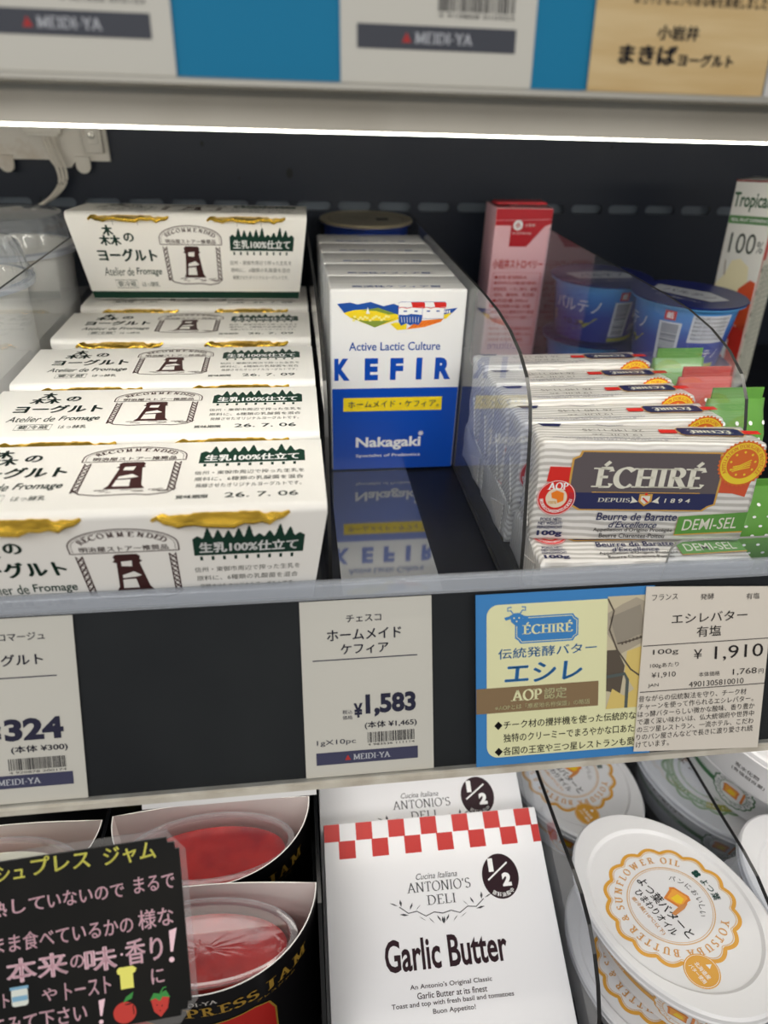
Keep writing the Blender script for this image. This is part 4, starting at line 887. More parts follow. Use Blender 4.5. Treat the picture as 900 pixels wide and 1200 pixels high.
# ================================================================== SILVER BUTTER PACKS
def seal_star(u, v, r, n=34): return [(u + (r if i % 2 else r * .93) * cos(pi * i / n), v + (r if i % 2 else r * .93) * sin(pi * i / n)) for i in range(2 * n)]
BW, BT, BHt = .108, .0265, .0525
def butter(label, loc, rot):
    t = thing('butter_pack', label, 'butter pack', loc, rot, group='silver butter packs')
    rnd = random.Random(5)
    def crumple(c):
        e = abs(c.x - BW / 2) / (BW / 2)
        k = .0007 if e > .85 else .00025
        return (c.x + rnd.uniform(-k, k), c.y + rnd.uniform(-k, k) * .6, c.z + rnd.uniform(-k, k) * .6)
    mb = MB(); mb.rbox(0, BW, 0, BT, 0, BHt, .0024, WRAP, 2, crumple, 4); mb.build('wrap', t, smooth=.9)
    for x, s in ((0, -1), (BW, 1)):
        mb = MB(); mb.prism([(.004, .006), (BT - .004, .006), (BT / 2, BHt * .55)], 0, x + s * .0004, x + s * .0011, WRAP); mb.build('end_fold', t, smooth=0)
    sh = Sheet()
    lab = [(20, -4.8), (85.5, -4.8), (85.5, -6.6), (88, -8.2), (88, -31), (85, -32.2), (82.5, -34.4), (22.5, -34.4), (19.5, -32.6), (16.2, -31), (16.2, -8.6), (19.2, -7.2)]
    cu_, cv_ = 52, -19.6
    sh.poly([(5.2, -12.4), (17, -12.6), (17, -21.5), (11, -20.6), (4.4, -20.2)], RED, 1); sh.poly([(88, -18), (103.5, -18.4), (102.6, -27), (96, -25.2), (88, -25.0)], P('ribbon_orange', (206, 84, 50), .45), 1)
    sh.poly([(cu_ + (a - cu_) * 1.028, cv_ + (b - cv_) * 1.05) for a, b in lab], GOLDI, 2); sh.poly(lab, NAVYREFL, 3)
    sh.poly([(16.2, -25.6), (88, -25.6), (88, -31), (85, -32.2), (82.5, -34.4), (22.5, -34.4), (19.5, -32.6), (16.2, -31)], NAVY, 4)
    sh.S('ÉCHIRÉ', 53.6, -16.1, 55.0, 14.5, CREAMI, .23, lay=5)
    sh.rect(27, -25.5, 80, -25.1, GOLDI, 5); sh.S('DEPUIS', 38.5, -29.4, 16, 2.2, CREAMI, .15, lay=5, sh=.1); sh.T('1 8 9 4', 69.8, -29.4, 12.5, 2.2, CREAMI, .01, lay=5, sh=.1)
    sh.poly([(50.6, -26), (57, -26), (57, -30), (53.8, -32.6), (50.6, -30)], GOLDI, 5); sh.poly([(51.6, -27), (56, -27), (56, -29.6), (53.8, -31.4), (51.6, -29.6)], CREAMI, 6)
    for q in (-1, 1): sh.poly([(53.8 + q * 3.4, -30.2), (53.8 + q * 7, -27.2), (53.8 + q * 6.4, -29.4), (53.8 + q * 7.2, -31)], CREAMI, 5); 
    sh.line([(52.4, -28), (55.2, -30.4)], .8, RED, 7); sh.disc(53.8, -26.0, .7, RED, 7, 10)
    sh.poly(seal_star(97, -9.6, 12), SEALO, 4); sh.disc(97, -9.6, 10.6, SEALY, 5); sh.disc(97, -9.6, 7.6, SEALO, 6)
    sh.arc("APPELLATION D'ORIGINE PROTÉGÉE", 97, -9.6, 9.0, 215, -35, 1.7, SEALO, lay=6, wt=.2)
    for k in range(9): sh.disc(97 + 5.9 * cos(k * .698 + .2), -9.6 + 5.9 * sin(k * .698 + .2), .6, SEALY, 7, 6)
    for k in range(4): sh.line([(92.6, -11.2 - k * .8), (96, -10.4 - k * .7), (100.8, -7.6 - k * 1.2)], .5, SEALY, 7)
    sh.disc(10.2, -28.6, 9.4, RED, 4); sh.ring(10.2, -28.6, 9.0, .25, WHITE, 5); sh.disc(10.2, -28.6, 5.2, P('seal_pale', (232, 214, 190), .5), 5)
    sh.S('AOP', 10.2, -22.4, 10.0, 4.0, WHITE, .2, lay=6); sh.arc('BEURRE CHARENTES-POITOU', 10.2, -28.6, 7.2, 185, 355, 1.5, WHITE, inside=True, lay=5, wt=.2); sh.p[-1]
    sh.poly([(7.4, -26), (10, -24.6), (13.6, -26), (13.8, -30), (11, -31.4), (10.6, -29.4), (8.0, -28.6)], ORANGE, 6); sh.T('100%', 8.6, -31.0, 4, 1.6, GOLDI, .02, lay=6)
    sh.T('Beurre de Baratte', 51.8, -38.4, 40, 4.2, NAVY, .012, sh=.1); sh.T("d'Excellence", 50.6, -42.7, 24, 3.6, NAVY, .01, sh=.3)
    sh.T("Appellation d'Origine Protégée", 51, -45.9, 40, 2.5, INKB, .006); sh.T('Beurre Charentes-Poitou', 51, -48.9, 33, 2.4, INKB, .006)
    sh.poly([(72.5, -38.5), (106.5, -35.6), (106.2, -46.4), (72.0, -48.6)], GOLDI, 3); sh.poly([(72.5, -38.0), (106.5, -35.1), (106.2, -45.6), (72.2, -47.9)], DGREEN, 4); sh.T('DEMI-SEL', 89, -41.8, 27, 6.2, CREAMI, .004, lay=5, rot=.06, sh=.1)
    for i, s_ in enumerate(('POIDS NET/', 'NET WEIGHT/', 'FEINGEWICHT')): sh.T(s_, 9.2, -40.2 - i * 2.2, (10.4, 12, 12.4)[i], 1.7, NAVY, .02)
    sh.T('100g', 9.4, -48.2, 12.6, 3.6, NAVY, .04)
    def fr(u, v, dd): return (u, -.0005 - dd, BHt + v)
    printed(sh, 'printed_front', t, fr)
    # the top edge is printed the other way up
    sh = Sheet()
    sh.poly(plaque(6, 6, 38, 17, 1.6), GOLDI, 1); sh.poly(plaque(6.4, 6.4, 37.6, 16.6, 1.5), NAVY, 2); sh.S('ÉCHIRÉ', 22, 12, 22, 5.6, CREAMI, .24, lay=3)
    for u in (-3, 38.4): sh.poly([(u, 9), (u + 8.5, 9), (u + 9, 14), (u + .5, 14)], RED, 1)
    sh.T('19 JUIL 26', 70, 17.5, 24, 2.6, GREY, .0); sh.T('26 140 11:45', 70, 11.5, 30, 3.0, GREY, .0)
    sh.T("Appellation d'Origine Protégée Beurre Charentes-Poitou", 72, 21.8, 60, 1.7, NAVY, .012); sh.T('à conserver au réfrigérateur', 70, 24.2, 44, 1.6, NAVY, .012)
    sh.poly([(93, 2.5), (105, 2.5), (103, 6.5), (95, 6.5)], NAVY, 1); sh.line([(62, 3), (70, 5), (76, 3)], .5, NAVY, 1)
    printed(sh, 'printed_top', t, flat_z180(BW, BT, BHt + .0004))
    return t
b0 = None
lean = -0.10
places = []
for i in range(5):
    yaw = (-.095, -.012, .01, .0, .012)[i]
    y = -.0215 + (.0 if i == 0 else .0292 + .0274 * (i - 1)); dz = (0, -.0036, -.0034, -.0042, -.0038)[i]
    places.append((i, (.1112 + (.0004 if i else .0), y, (.0432 if i == 0 else .0432) + dz), yaw))
wd = ('front', 'second', 'third', 'fourth', 'rearmost')
for i, loc, yaw in places:
    lab = wd[i] + ' silver butter pack of the upper layer, ' + ('full label showing' if i == 0 else 'only its top edge showing')
    R_ = (Matrix.Rotation(yaw, 3, 'Z') @ Matrix.Rotation(lean if i == 0 else -.075, 3, 'X')).to_euler()
    if b0 is None: b0 = butter(lab, loc, R_)
    else: copy_tree(b0, lab, loc, R_)
for i in range(3):          # the lower layer lies flat, faces up
    loc = (.1112, -.0400 + .0548 * i, .0158 + BT); R_ = (Matrix.Rotation((-.05, .01, 0)[i], 3, 'Z') @ Matrix.Rotation(-pi / 2, 3, 'X')).to_euler()
    copy_tree(b0, ('silver butter pack lying flat under the front upright one, its lower edge showing', 'silver butter pack lying flat beneath the second and third upright ones', 'silver butter pack lying flat beneath the rearmost upright ones')[i], loc, R_)
mb = MB(); mb.box(.1115, .2185, -.042, .125, .0003, .0154, BLACKP); tag(mb.build('stock_riser', smooth=0), 'low black riser under the silver butter packs', 'riser')

# ================================================================== GREEN DOTTED POUCHES
def pouch(label, loc, rot, kind):
    t = thing('dotted_pouch', label, 'pouch', loc, rot, group='dotted pouches right of the butter')
    W_, D_, H_ = .034, .030, .090
    mb = MB(); rg = []
    for k, (z, s_) in enumerate(((0, .9), (.004, 1), (.045, 1.05), (.072, .8), (.084, .25), (.090, .08))):
        rg.append([(W_ / 2 + W_ / 2 * (1.0 - .02 * (z > .09)) * (abs(cos(a)) ** .35) * (1 if cos(a) >= 0 else -1), D_ / 2 + D_ / 2 * s_ * (abs(sin(a)) ** .6) * (1 if sin(a) >= 0 else -1), z) for a in [2 * pi * i / 40 for i in range(40)]])
    mb.loft(rg, PGREEN if kind == 0 else PRED, True, True); mb.build('pouch', t, smooth=.8)
    sh = Sheet(); rnd = random.Random(3 + kind)
    for a in range(4):
        for b in range(10): sh.disc(3.5 + a * 8 + (b % 2) * 4, 6 + b * 8, 1.1, WHITE, 1, 8)
    def fm(u, v, d):
        z = v; s_ = 1 + .05 * z / .045 if z < .045 else (1.05 - .25 * (z - .045) / .027 if z < .072 else .8 - .55 * (z - .072) / .012)
        e = min(1, abs(u - W_ / 2) / (W_ / 2)); y = D_ / 2 - D_ / 2 * max(.05, s_) * (max(0, 1 - e ** 5.7)) ** .175 ** 1
        return (u, y - d - .0002, z)
    mb = MB(); sh.emit(mb, fm); mb.build('printed_dots', t, smooth=0)
    mb = MB(); mb.prism([(0.002, -.0006), (W_ - .002, -.0006), (W_ - .002, .0006), (.002, .0006)], 2, .088, .096, PGREEN if kind == 0 else PRED); o = mb.build('top_seal', t, smooth=0); o.location = (0, D_ / 2, 0)
    return t
p0 = pouch('front green pouch with white dots beside the silver butter', (.2235, -.022, .0040), (radians(-6), 0, 0), 0)
p1 = pouch('red dotted pouch between two green ones beside the butter', (.2240, .0455, .0040), (radians(-6), 0, 0), 1)
p0.scale = (1, 1, .62)
copy_tree(p0, 'second green dotted pouch, just behind the front one', (.2240, .0125, .0040), (radians(-6), 0, 0)).scale = (1, 1, 1)
copy_tree(p0, 'rear green dotted pouch, behind the red one', (.2240, .0785, .0040), (radians(-6), 0, 0)).scale = (1, 1, 1)

# ================================================================== JAM CUPS in black sleeves
JW, JD, JH = .0555, .0475, .139
def jplan(n=40, off=0.0):
    pts = [((JW - off) * cos(a), -off * .0 - (JD - off) * sin(a)) for a in [pi * i / n for i in range(n + 1)]]
    back = [(-(JW - off) + 2 * (JW - off) * i / 10, .0035 * sin(pi * i / 10) - off) for i in range(1, 10)]
    return pts + back           # right corner -> front -> left corner -> back
_tab = [0.0]
for i in range(1, 201):
    a0, a1 = pi * (i - 1) / 200, pi * i / 200
    _tab.append(_tab[-1] + hypot(JW * (cos(a1) - cos(a0)), JD * (sin(a1) - sin(a0))))
def jarc(u, out):
    """u metres along the front wall from its middle, positive to the right"""
    s_ = _tab[-1] / 2 - u; s_ = max(0, min(_tab[-1] - 1e-6, s_)); k = 0
    lo, hi = 0, 200
    while hi - lo > 1:
        m_ = (lo + hi) // 2
        if _tab[m_] <= s_: lo = m_
        else: hi = m_
    a = pi * (lo + (s_ - _tab[lo]) / (_tab[lo + 1] - _tab[lo])) / 200
    nx, ny = cos(a) / JW, sin(a) / JD; q = hypot(nx, ny)
    return (JW * cos(a) + out * nx / q, -JD * sin(a) - out * ny / q)
def jam(label, loc, jm, rot=(0, 0, 0)):
    t = thing('sleeved_jam_cup', label, 'jam', loc, rot, group='jam cups in black sleeves')
    o_, i_ = jplan(), jplan(off=.0006); n = len(o_); mb = MB()
    mb.loft([[(x, y, z) for x, y in o_] for z in (0, JH)], BSLEEVE); mb.loft([[(x, y, z) for x, y in i_][::-1] for z in (0, JH)], BOARDIN)
    mb.add([(x, y, JH) for x, y in o_] + [(x, y, JH) for x, y in i_], [(k, (k + 1) % n, n + (k + 1) % n, n + k) for k in range(n)], BOARD)
    mb.build('sleeve', t, smooth=.6)
    sh = Sheet()
    sh.S('MEIDI-YA', -1, -7.2, 22, 3.4, P('sleeve_white', (200, 196, 190), .5), .14)
    x = -6
    for c, w_ in (('P', 7.2), ('R', 8), ('E', 7), ('S', 6.4), ('S', 6.4), (' ', 3.2), ('J', 6), ('A', 9), ('M', 11)):
        if c != ' ': sh.S(c, x + w_ / 2, -15.5, w_ * .92, 8.4, JGOLD, .2)
        x += w_
    sh.T('プレスジャム', 38, -22.6, 22, 2.2, JGOLD, 0)
    wv = [(-50, -95), (-50, -34), (26, -27), (33, -30), (36, -40), (35, -95)]
    m_ = P('sleeve_window_red', (186, 40, 34), .3) if jm is JAMR else P('sleeve_window_pale', (206, 190, 120), .3)
    seg = []
    for (u0, v0), (u1, v1) in zip([(-50, -34), (26, -27), (33, -30)], [(26, -27), (33, -30), (36, -40)]):
        for k in range(12): seg.append((u0 + (u1 - u0) * k / 12, v0 + (v1 - v0) * k / 12))
    for (u0, v0), (u1, v1) in zip(seg[:-1], seg[1:]):
        sh.poly([(u0, v0), (u1, v1), (u1, -95), (u0, -95)], m_, 1)
    sh.line(seg + [(36, -40), (36, -60), (35.5, -95)], 1.0, JGOLD, 2)
    def fm(u, v, d):
        p = jarc(u, d + .0001); return (p[0], p[1], JH + v)
    printed(sh, 'printed_front', t, fm)
    cy_ = -.0215; n = 56
    def ring(a, b, z): return [(a * .915 * cos(2 * pi * i / n), cy_ + b * sin(2 * pi * i / n), z) for i in range(n)]
    mb = MB(); mb.loft([ring(.0500, .0205, JH - .0070), ring(.0500, .0205, JH - .0062), ring(.0465, .0185, JH - .0060), ring(.0455, .0178, JH - .010), ring(.0420, .0158, JH - .06), ring(.040, .0145, JH - .075)], CUPCL, False, True); mb.build('cup', t)
    rnd = random.Random(11); rg = [ring(.0398, .0143, JH - .0748), ring(.0444, .0172, JH - .0140), ring(.0440, .0169, JH - .0132)]
    for k in range(1, 8):
        q = 1 - k / 8; rg.append([(x, y, z + rnd.uniform(-.00008, .00008)) for x, y, z in ring(.0440 * q, .0169 * q, JH - .0134)])
    mb = MB(); mb.loft(rg, jm, True, True); mb.build('jam_fill', t, smooth=1.2)
    mb = MB(); mb.loft([ring(.0462, .0180, JH - .0066), ring(.02, .008, JH - .0066)], CUPLID, False, True); mb.loft([ring(.0503, .0207, JH - .0064), ring(.0503, .0207, JH - .0050), ring(.0490, .0197, JH - .0046), ring(.0468, .0184, JH - .0048), ring(.0462, .0180, JH - .0066)], DOME); mb.build('clear_lid', t, smooth=.5)
    return t
j0 = jam('front red jam cup in a black and white sleeve, half behind the chalk card', (-.0562, -.0925, -.2575), JAMR, (0, 0, radians(-1.5)))
j0.location.z = -.1135 - JH
copy_tree(j0, 'second red jam cup in a black sleeve, behind the front red one', (-.0585, -.0385, -.1220 - JH), (0, 0, radians(1)))
jam('pale yellow jam cup in a black sleeve at the left edge', (-.1745, -.0420, -.1220 - JH), JAMP, (0, 0, radians(1)))
# black boxes behind the jams
def black_box(label, loc):
    t = thing('black_jam_box', label, 'box', loc, group='black boxes behind the jam cups')
    mb = MB(); mb.rbox(-.054, .054, 0, .045, 0, .136, .0012, BSLEEVE, 2); mb.build('box', t)
    sh = Sheet(); wi = P('box_lettering', (196, 196, 190), .5)
    sh.T('果実本来の色と味わい', -2, -61.5, 50, 4.2, wi, .0)
    for x, y in ((38, -56), (46, -57), (42, -63)):
        sh.disc(x, y, 5.2, CHALKR, 1, 18); sh.disc(x - 1.2, y + 1.2, 1.2, P('berry_light', (236, 150, 140), .4), 2, 8)
    sh.poly([(-46, -52), (-36, -52), (-37, -70), (-50, -72)], P('box_leaf', (110, 110, 40), .5), 1)
    for k in range(4): sh.line([(-36 + k * 2.6, -66), (-33 + k * 2.6, -57 - k), (-31 + k * 2.6, -62)], .5, JGOLD, 1)
    printed(sh, 'printed_front', t, flat_y(0, 0, .136)); return t
bb = black_box('black lettered box with red berries behind the red jam cups', (-.0590, .0180, -.2618))
copy_tree(bb, 'black lettered box behind the pale jam cup', (-.1790, .0180, -.2618))

# ================================================================== HANDWRITTEN CARD
CM = Matrix.Translation((-.0553, -.1124, -.0424)) @ Matrix.Rotation(-.62, 4, 'X') @ Matrix.Rotation(radians(-3.2), 4, 'Y')
card = thing('handwritten_card', 'black laminated card handwritten in pink and yellow chalk pen, before the jam', 'sign', mat4=CM)
UL, VB = -152, -72
out = [(UL, VB), (-8, VB), (0, VB + 9), (0, -1.8), (-7.5, 7.6), (UL, 7.6)]
mb = MB(); mb.prism([(a * .001, b * .001) for a, b in out], 1, -.0006, .0006, LAM); mb.build('laminate', card, smooth=0)
def notch(u, v, su, sv): return [(u, v - sv * 5.2), (u - su * 1.6, v - sv * 5.2), (u - su * 1.8, v - sv * 2.4), (u - su * 4.6, v - sv * 2.2), (u - su * 4.8, v)]
inn = [(UL + 4, VB + 3.5)] + [(-2.6 - 4.8, VB + 3.5), (-2.6 - 4.6, VB + 5.7), (-2.6 - 1.8, VB + 5.9), (-2.6 - 1.6, VB + 8.7), (-2.6, VB + 8.7)] + notch(-2.6, 4.4, 1, 1) + [(UL + 4, 4.4)]
mb = MB(); mb.prism([(a * .001, b * .001) for a, b in inn], 1, -.0009, .0004, SLATE)
sh = Sheet()
def H(t, u0, u1, v, h, m, b=.012, rot=0.0, lay=2): sh.T(t, (u0 + u1) / 2, v, u1 - u0, h, m, b, lay=lay, rot=rot)
H('フレッ', -101, -78, 0.2, 6.2, CHALKY); H('シュ', -75.5, -64.5, -.4, 6.0, CHALKY, .02); H('プレス', -62, -38.5, .8, 7.2, CHALKY, .02); H('ジャム', -33.2, -12, .2, 7.6, CHALKY, .02)
H('熱', -80, -72.5, -14.3, 6, CHALKP); H('して', -70.5, -57.5, -14.0, 5.8, CHALKP); H('いないので', -56.5, -26, -13.9, 6.2, CHALKP); H('まるで', -22, -5.4, -13.2, 6.6, CHALKP)
H('のまま食べているかの', -86, -23.5, -28.4, 7.2, CHALKP); H('様な', -21.4, -7, -27.6, 8, CHALKP)
H('本来', -74.5, -50.5, -39.6, 9.6, CHALKP, .025); H('の', -49.5, -44, -39.8, 5.2, CHALKP); H('味', -44, -31, -40.5, 9.6, CHALKP, .025); sh.disc(-29, -40, .5, CHALKP, 2, 8); H('香り', -27.6, -12.4, -39.8, 10.2, CHALKP, .02)
sh.poly([(-9.4, -33.6), (-6.2, -32.8), (-8.4, -42.2), (-9.4, -42.2)], CHALKP, 2); sh.disc(-9.2, -45.4, 1.1, CHALKP, 2, 12)
H('ート', -82, -74, -50.5, 5.4, CHALKP); H('や', -61.5, -55.5, -51.0, 5.0, CHALKP); H('トースト', -52.5, -34.2, -51.0, 6.8, CHALKP); H('に', -18, -12.8, -51.0, 6.2, CHALKP)
sh.poly(rr(-73.2, -53.6, -66.8, -46.6, 1.2, 3), CHALKW, 2); sh.rect(-73, -51.6, -67, -49.6, CHALKB, 3); sh.rect(-73.6, -47.0, -66.4, -45.8, CHALKB, 3)
sh.poly([(-31.6, -46.2), (-30.6, -45.2), (-25, -45.2), (-23.6, -46.4), (-24.2, -47.8), (-25.2, -48.2), (-25.2, -54.0), (-30.4, -54.0), (-30.4, -48.2), (-31.4, -47.6)], CHALKY, 2)
H('てみて下さい', -82, -44.5, -60.5, 7.0, CHALKP); sh.poly([(-39.6, -56.8), (-37, -56.4), (-38.6, -63.0), (-39.4, -63)], CHALKP, 2); sh.disc(-39.2, -65.4, .9, CHALKP, 2, 10)
sh.disc(-29.6, -63.4, 4.6, CHALKR, 2, 24, 4.3); sh.disc(-28, -60.2, 1.4, SLATE, 3, 8, .3); sh.poly([(-30, -59.4), (-28.6, -57.2), (-25.6, -55.6), (-26.4, -58.2)], CHALKG, 3); sh.line([(-26.2, -61), (-26.0, -64.6)], .35, SLATE, 3)
sh.poly([(-19, -60), (-15, -58.6), (-11.4, -60), (-12.4, -64.5), (-15.4, -67.6), (-18, -65)], CHALKR, 2); sh.poly([(-19.4, -60.4), (-17.6, -57.6), (-15.4, -58.2), (-12.6, -57.2), (-11.0, -60.4), (-14, -59.6), (-15.4, -61.2), (-17, -59.8)], CHALKG, 3); sh.line([(-15.2, -58.4), (-13.6, -56.2), (-12.4, -56)], .5, CHALKG, 3)
for u, v in ((-16.6, -62.6), (-14.6, -63.2), (-15.6, -65)): sh.disc(u, v, .28, SLATE, 3, 6)
sh.emit(mb, lambda u, v, d: (u, -.0009 - d * .6, v), base=.00002, step=.00004); mb.build('black_sheet', card, smooth=0)
mb = MB(); mb.box(-.146, -.134, .0010, .0022, -.03, .02, ACR); mb.tube([(-.14, .0016, .015), (-.14, .012, .022), (-.14, .030, .024)], .0012, SILVER); mb.build('holder_clip', card)

# ================================================================== GARLIC BUTTER BOXES
GR = Matrix.Rotation(-.0068, 4, 'Z') @ Matrix.Rotation(-1.1431, 4, 'X')
def garlic(label, o):
    t = thing('butter_spread_box', label, 'box', mat4=Matrix.Translation(o) @ GR, group='white butter spread boxes')
    w, h, d = .1335, .150, .0188
    mb = MB(); mb.rbox(0, w, 0, d, -h, 0, .0010, GB, 2); mb.build('box', t)
    sh = Sheet(); q = 9.95
    for i in range(14):
        for j in range(2):
            if (i + j) % 2 == 0:
                u0 = -.2 + i * q - (.8 if j else 0); u1 = u0 + q; u0 = max(.4, u0); u1 = min(133.1, u1)
                if u1 > u0: sh.rect(u0, -.5 - (j + 1) * 9.7, u1, -.5 - j * 9.7, GRED, 1)
    sh.T('Cucina Italiana', 66, -32.9, 25, 3.2, GLGREY, .0, sh=.3); sh.S("ANTONIO'S", 66.5, -38.4, 38, 5.4, GLGREY, .12); sh.S('DELI', 67, -45.4, 17, 5.0, GLGREY, .12)
    for s_ in (-1, 1):
        st = [(67 + s_ * x, -y) for x, y in ((0, 52.6), (5, 51.6), (10, 53.2), (15, 50.4), (20, 51.0), (25, 47.4))]
        sh.line(st, .5, GLGREY)
        for x, y, a in ((0.4, 56, 1.5), (2.5, 55, 1.2), (7, 55.6, 1.0), (12, 54.4, .7), (14, 48.6, 2.2), (18, 47.6, 1.9), (22.5, 51.6, .2), (24, 45.6, 1.5), (28, 46.0, .5)):
            c, z_ = cos(a), sin(a); sh.poly([(67 + s_ * (x - 2.7 * c), -(y + 2.7 * z_ * .7)), (67 + s_ * (x + .75 * z_), -(y - .6 * c)), (67 + s_ * (x + 2.7 * c), -(y - 2.7 * z_ * .7)), (67 + s_ * (x - .75 * z_), -(y + .6 * c))], GLGREY, 2)
    sh.disc(104.2, -36.6, 11.1, GINK, 1, 48, 12.0); sh.T('1', 99.2, -30.4, 3.0, 7.2, WHITE, .07); sh.T('2', 107.6, -38.6, 5.4, 7.2, WHITE, .07); sh.line([(96.5, -38.2), (109.4, -29.6)], .9, WHITE, 2); sh.arc('原料油脂中', 104.2, -36.6, 9.6, 232, 312, 2.2, WHITE, ser=False, inside=True, bold=.02, em=.86)
    sh.T('Garlic Butter', 66.4, -71.0, 70, 15.6, GINK, .022)
    for i, (s_, w_) in enumerate((("An Antonio's Original Classic", 46), ('Garlic Butter at its finest', 39), ('Toast and top with fresh basil and tomatoes', 68), ('Buon Appetito!', 23.5))): sh.T(s_, 67, -86.4 - i * 3.9, w_, 2.9, GINK, .006)
    printed(sh, 'printed_front', t, flat_y(0, 0, 0)); return t
g0 = garlic('front white garlic butter box with red checks, whole face showing', (.0045, -.0381, -.1502))
o = copy_tree(g0, 'rear white garlic butter box, mostly tucked under the front box'); o.matrix_world = Matrix.Translation((.0030, .0150, -.1480)) @ GR
mb = MB(); mb.prism([(-.184, -.2615), (.034, -.2615), (.034, -.1640)], 0, .006, .136, BLACKP); tag(mb.build('sloped_riser', smooth=0), 'sloping black riser under the white butter boxes', 'riser')

# ================================================================== OVAL TUBS
TH = .0455
def ov(a, b, z, n=72): return [(a * cos(2 * pi * i / n), b * sin(2 * pi * i / n), z) for i in range(n)]
def med(sh, R_, col, thin, n_sc=16, lay=1):
    f = lambda a: R_ * (.925 + .075 * abs(cos(a * n_sc / 2)))
    f2 = lambda a: R_ * (.875 + .075 * abs(cos(a * n_sc / 2)))
    sh.ring(0, 0, R_, R_ * .058, col, lay, 240, f); sh.ring(0, 0, R_, R_ * .012, thin, lay, 240, f2)
    sh.ring(0, 0, R_ * .655, R_ * .018, thin, lay, 80); sh.ring(0, 0, R_ * .625, R_ * .010, thin, lay, 80)
def toast(sh, u, v, k, rot=0.0, lay=2):
    def q(L): return [(u + k * (a * cos(rot) - b * sin(rot)), v + k * (a * sin(rot) + b * cos(rot))) for a, b in L]
    sh.poly(q([(-6.5, -4.5), (-6.5, 3.2), (-7.4, 5.2), (-5, 7.2), (5, 7.2), (7.4, 5.2), (6.5, 3.2), (6.5, -4.5)]), TOASTO, lay)
    sh.poly(q([(-5, -3), (-5, 3), (-5.6, 4.8), (-4.2, 5.8), (4.2, 5.8), (5.6, 4.8), (5, 3), (5, -3)]), P('toast_crumb', (244, 170, 66), .5), lay + 1)
    sh.poly(q([(-3, -1.6), (-1, 3.8), (3.6, 3.2), (4, -1), (1, -2.4)]), TOASTY, lay + 2)
def tub_parts(t, kind):
    mb = MB(); mb.loft([ov(.0500, .0330, 0), ov(.0525, .0350, .0015), ov(.0612, .0412, TH - .006), ov(.0590, .039, TH - .006)], PLWH, True, True); mb.build('tub', t)
    mb = MB(); z = TH
    mb.loft([ov(.0645, .0445, z - .0080), ov(.0655, .0455, z - .0078), ov(.0660, .0460, z - .0058), ov(.0652, .0452, z - .0052), ov(.0652, .0452, z - .0044), ov(.0660, .0460, z - .0038), ov(.0658, .0458, z - .0012), ov(.0645, .0445, z), ov(.0625, .0430, z), ov(.0520, .0412, z - .0003), ov(.0500, .0400, z - .0020), ov(.0490, .0392, z - .0022), ov(.020, .018, z - .0022)], PLWH, False, True)
    mb.build('lid', t, smooth=.5)
    sh = Sheet()
    if kind == 'orange':
        med(sh, 35.6, TUBO, TUBL)
        sh.arc('YOTSUBA BUTTER & SUNFLOWER OIL', 0, 0, 28.2, 43, -236, 4.0, P('tub_tan', (216, 164, 100), .45), inside=False, wt=.22)
        sh.T('よつ葉バターと', -.4, -3.6, 40, 6.0, INKB, .015); sh.T('ひまわりオイル', -.4, -10.2, 30, 4.6, INKB, .012); sh.T('要冷蔵(10℃以下)', -.8, -15.4, 25, 2.8, MATS['tub_tan'], .01)
        sh.arc('パンにおいしい', 0, 0, 17.2, 140, 34, 3.4, INKB, ser=False, em=.86)
        toast(sh, -.6, 5.0, .86, .35); sh.poly([(4.6, -3.4), (6.6, -2.8), (6.0, 4.6), (4.6, 8.4), (3.2, 4.6)], P('knife_tan', (216, 146, 84), .5), 6)
        for k in range(4): sh.disc(-7 + 1.3 * cos(k * pi / 2 + .78), 26.6 + 1.3 * sin(k * pi / 2 + .78), 1.25, GREENLOGO, 2, 12)
        sh.arc('よつ葉', 0, 0, 27, 96, 66, 4.0, GREENLOGO, ser=False, bold=.02, em=.86)
        sh.disc(35.2, -13.0, 9.0, TUBO, 3, 32); sh.ring(35.2, -13, 8.3, .25, WHITE, 4)
        sh.T('北海道産', 35.2, -12.6, 9.5, 2.6, WHITE, .015, lay=4, rot=.0); sh.T('バター使用', 35.2, -16.0, 10.5, 2.4, WHITE, .015, lay=4); sh.poly([(33.8, -9.0), (36.4, -8.8), (35.0, -6.2)], WHITE, 4)
    else:
        med(sh, 35.6, TUBG2, TUBG2)
        sh.line([(30 * cos(radians(a)), 30 * sin(radians(a))) for a in range(195, 346, 6)], 5.2, TUBG2, 1); sh.line([(30 * cos(radians(a)), 30 * sin(radians(a))) for a in range(300, 346, 5)], 5.2, TUBGOLD, 2)
        sh.arc('YOTSUBA BUTTER 100% HOKKAIDO', 0, 0, 30, 200, 340, 2.4, WHITE, inside=True, lay=3)
        sh.T('パンにおいしい', -2, 3, 42, 5.4, P('ink_brown_soft', (110, 84, 78), .5), .01); sh.T('よつ葉バター', 1, -6.5, 48, 8.2, MATS['ink_brown_soft'], .015)
    printed(sh, 'printed_lid', t, flat_z(0, 0, TH - .0022))
    # printing round the long side (the side towards -y)
    def side(sgn):
        def fm(u, v, d):
            zz = TH - .008 + v; q = (zz - .0015) / (TH - .0075); a = .0525 + .0087 * q + d + .0002; b = .0350 + .0062 * q + d + .0002; tau = u / .0585
            return (a * sin(tau) * sgn, -b * cos(tau) * sgn, zz)
        return fm
    sh = Sheet(); c1 = TUBO if kind == 'orange' else TUBG
    sh.rect(-70, -19.5, 30, -14.5, c1, 1, 24); sh.rect(-70, -13.6, 30, -13.2, c1, 1, 24)
    tx = 'よつ葉バターとひまわりオイル' if kind == 'orange' else 'パンにおいしいよつ葉バター'
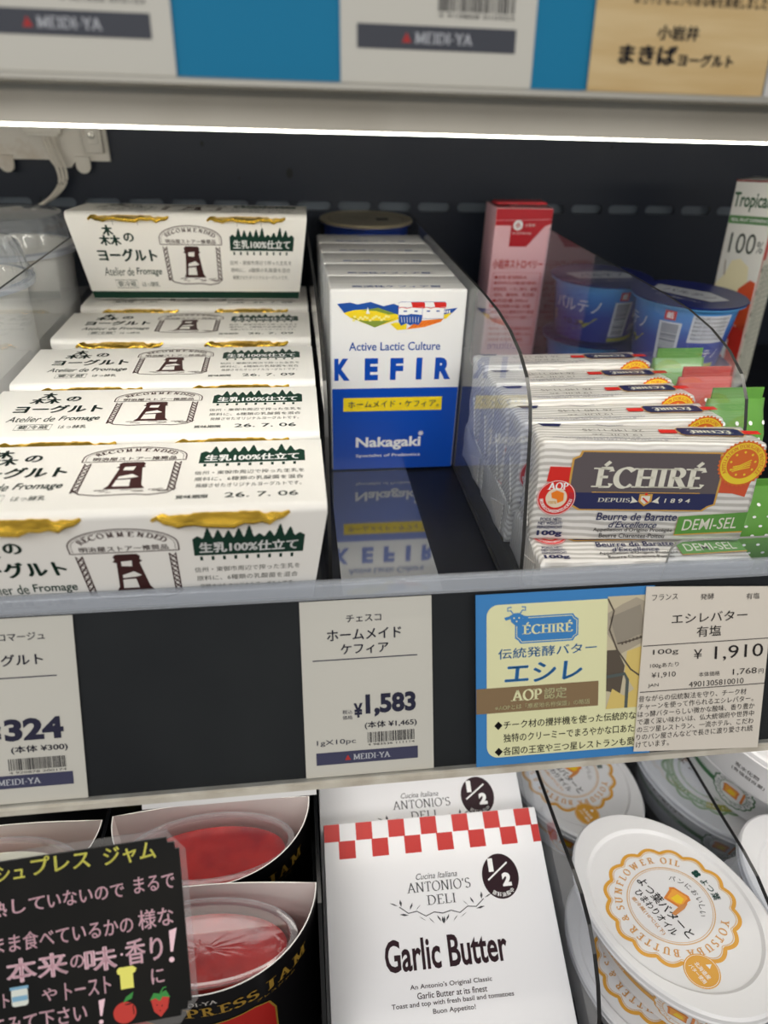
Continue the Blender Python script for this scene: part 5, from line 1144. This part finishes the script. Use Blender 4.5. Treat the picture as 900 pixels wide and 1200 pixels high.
    sh.T(tx, -24, -7.0, 66, 7.4, INKB if kind == 'orange' else P('ink_dim', (80, 76, 76), .5), .012); sh.T('YOTSUBA BUTTER 100% HOKKAIDO', -24, -17, 60, 2.6, WHITE, .015)
    s2 = Sheet(); med(s2, 16, c1, c1, 16, 3); s2.disc(0, 0, 15, WHITE, 2); s2.arc('YOTSUBA BUTTER 100% HOKKAIDO', 0, 0, 12.2, 250, -90, 2.2, GREENLOGO if kind != 'orange' else MATS['tub_tan'], lay=4)
    toast(s2, -1.5, -1, .85, 0, 5); s2.poly([(6.4, -6), (8.2, -6), (8.4, 6), (6.8, 7)], TOASTO, 5)
    for V, F, m_, l_ in s2.p: sh.p.append(([(a + 42, b - 15.5) for a, b in V], F, m_, l_))
    shift = {'green_b': -38, 'green_c': -96}.get(kind, 0)
    sh.p = [([(a + shift, b) for a, b in V], F, m_, l_) for V, F, m_, l_ in sh.p]
    if kind == 'green_c':
        sh.T('炭水化物', 2, -17, 17, 4.2, INKB, .0); sh.T('(食塩相当量)', 4, -23, 24, 4.2, INKB, .0)
    printed(sh, 'printed_side', t, side(1))
TUBS = {}
def tub(kind, label, lid_c, ang, tilt=(-.1436, -.1434)):
    """lid_c: centre of the lid; ang: heading of the long axis seen from above"""
    M = Matrix.Translation(lid_c) @ Matrix.Rotation(tilt[1], 4, 'Y') @ Matrix.Rotation(tilt[0], 4, 'X') @ Matrix.Rotation(ang, 4, 'Z') @ Matrix.Translation((0, 0, -TH + .0022))
    if kind not in TUBS:
        t = thing('oval_spread_tub', label, 'tub', mat4=M, group='oval spread tubs'); tub_parts(t, kind); TUBS[kind] = t; return t
    t = copy_tree(TUBS[kind], label); t.matrix_world = M; return t
tub('orange', 'front white oval tub with orange scalloped seal, its whole lid showing', (.2000, -.1016, -.1597), -1.26)
nz = Vector((-.1414, .1431, .9795))
tub('orange', 'white oval tub with orange seal directly beneath the front one', Vector((.1990, -.0985, -.1597)) - nz * .0500 + Vector((-.006, -.004, 0)), -1.30)
tub('orange', 'white oval tub with orange seal at the back, beside the butter boxes', (.1970, .0320, -.2165), -1.18, (0, 0))
tub('green', 'white oval tub with green seal, lowest of the green stack', (.3080, .0180, -.2165), -1.12, (0, 0))
tub('green_b', 'white oval tub with green seal, in the middle of the green stack', (.3310, .0050, -.1690), -1.10, (0, -.02))
tub('green_c', 'white oval tub with green seal, on top of the green stack', (.3180, -.0120, -.1220), -1.09, (0, 0))
tub('orange', 'white oval tub at the right edge behind the second lower divider', (.3030, -.1150, -.1650), -1.26, (0, 0))
tub('orange', 'white oval tub at the right edge, beneath the other behind the second divider', (.3030, -.1130, -.2150), -1.26, (0, 0))

# tidy
bpy.data.objects.remove(_to); bpy.data.curves.remove(_tc)
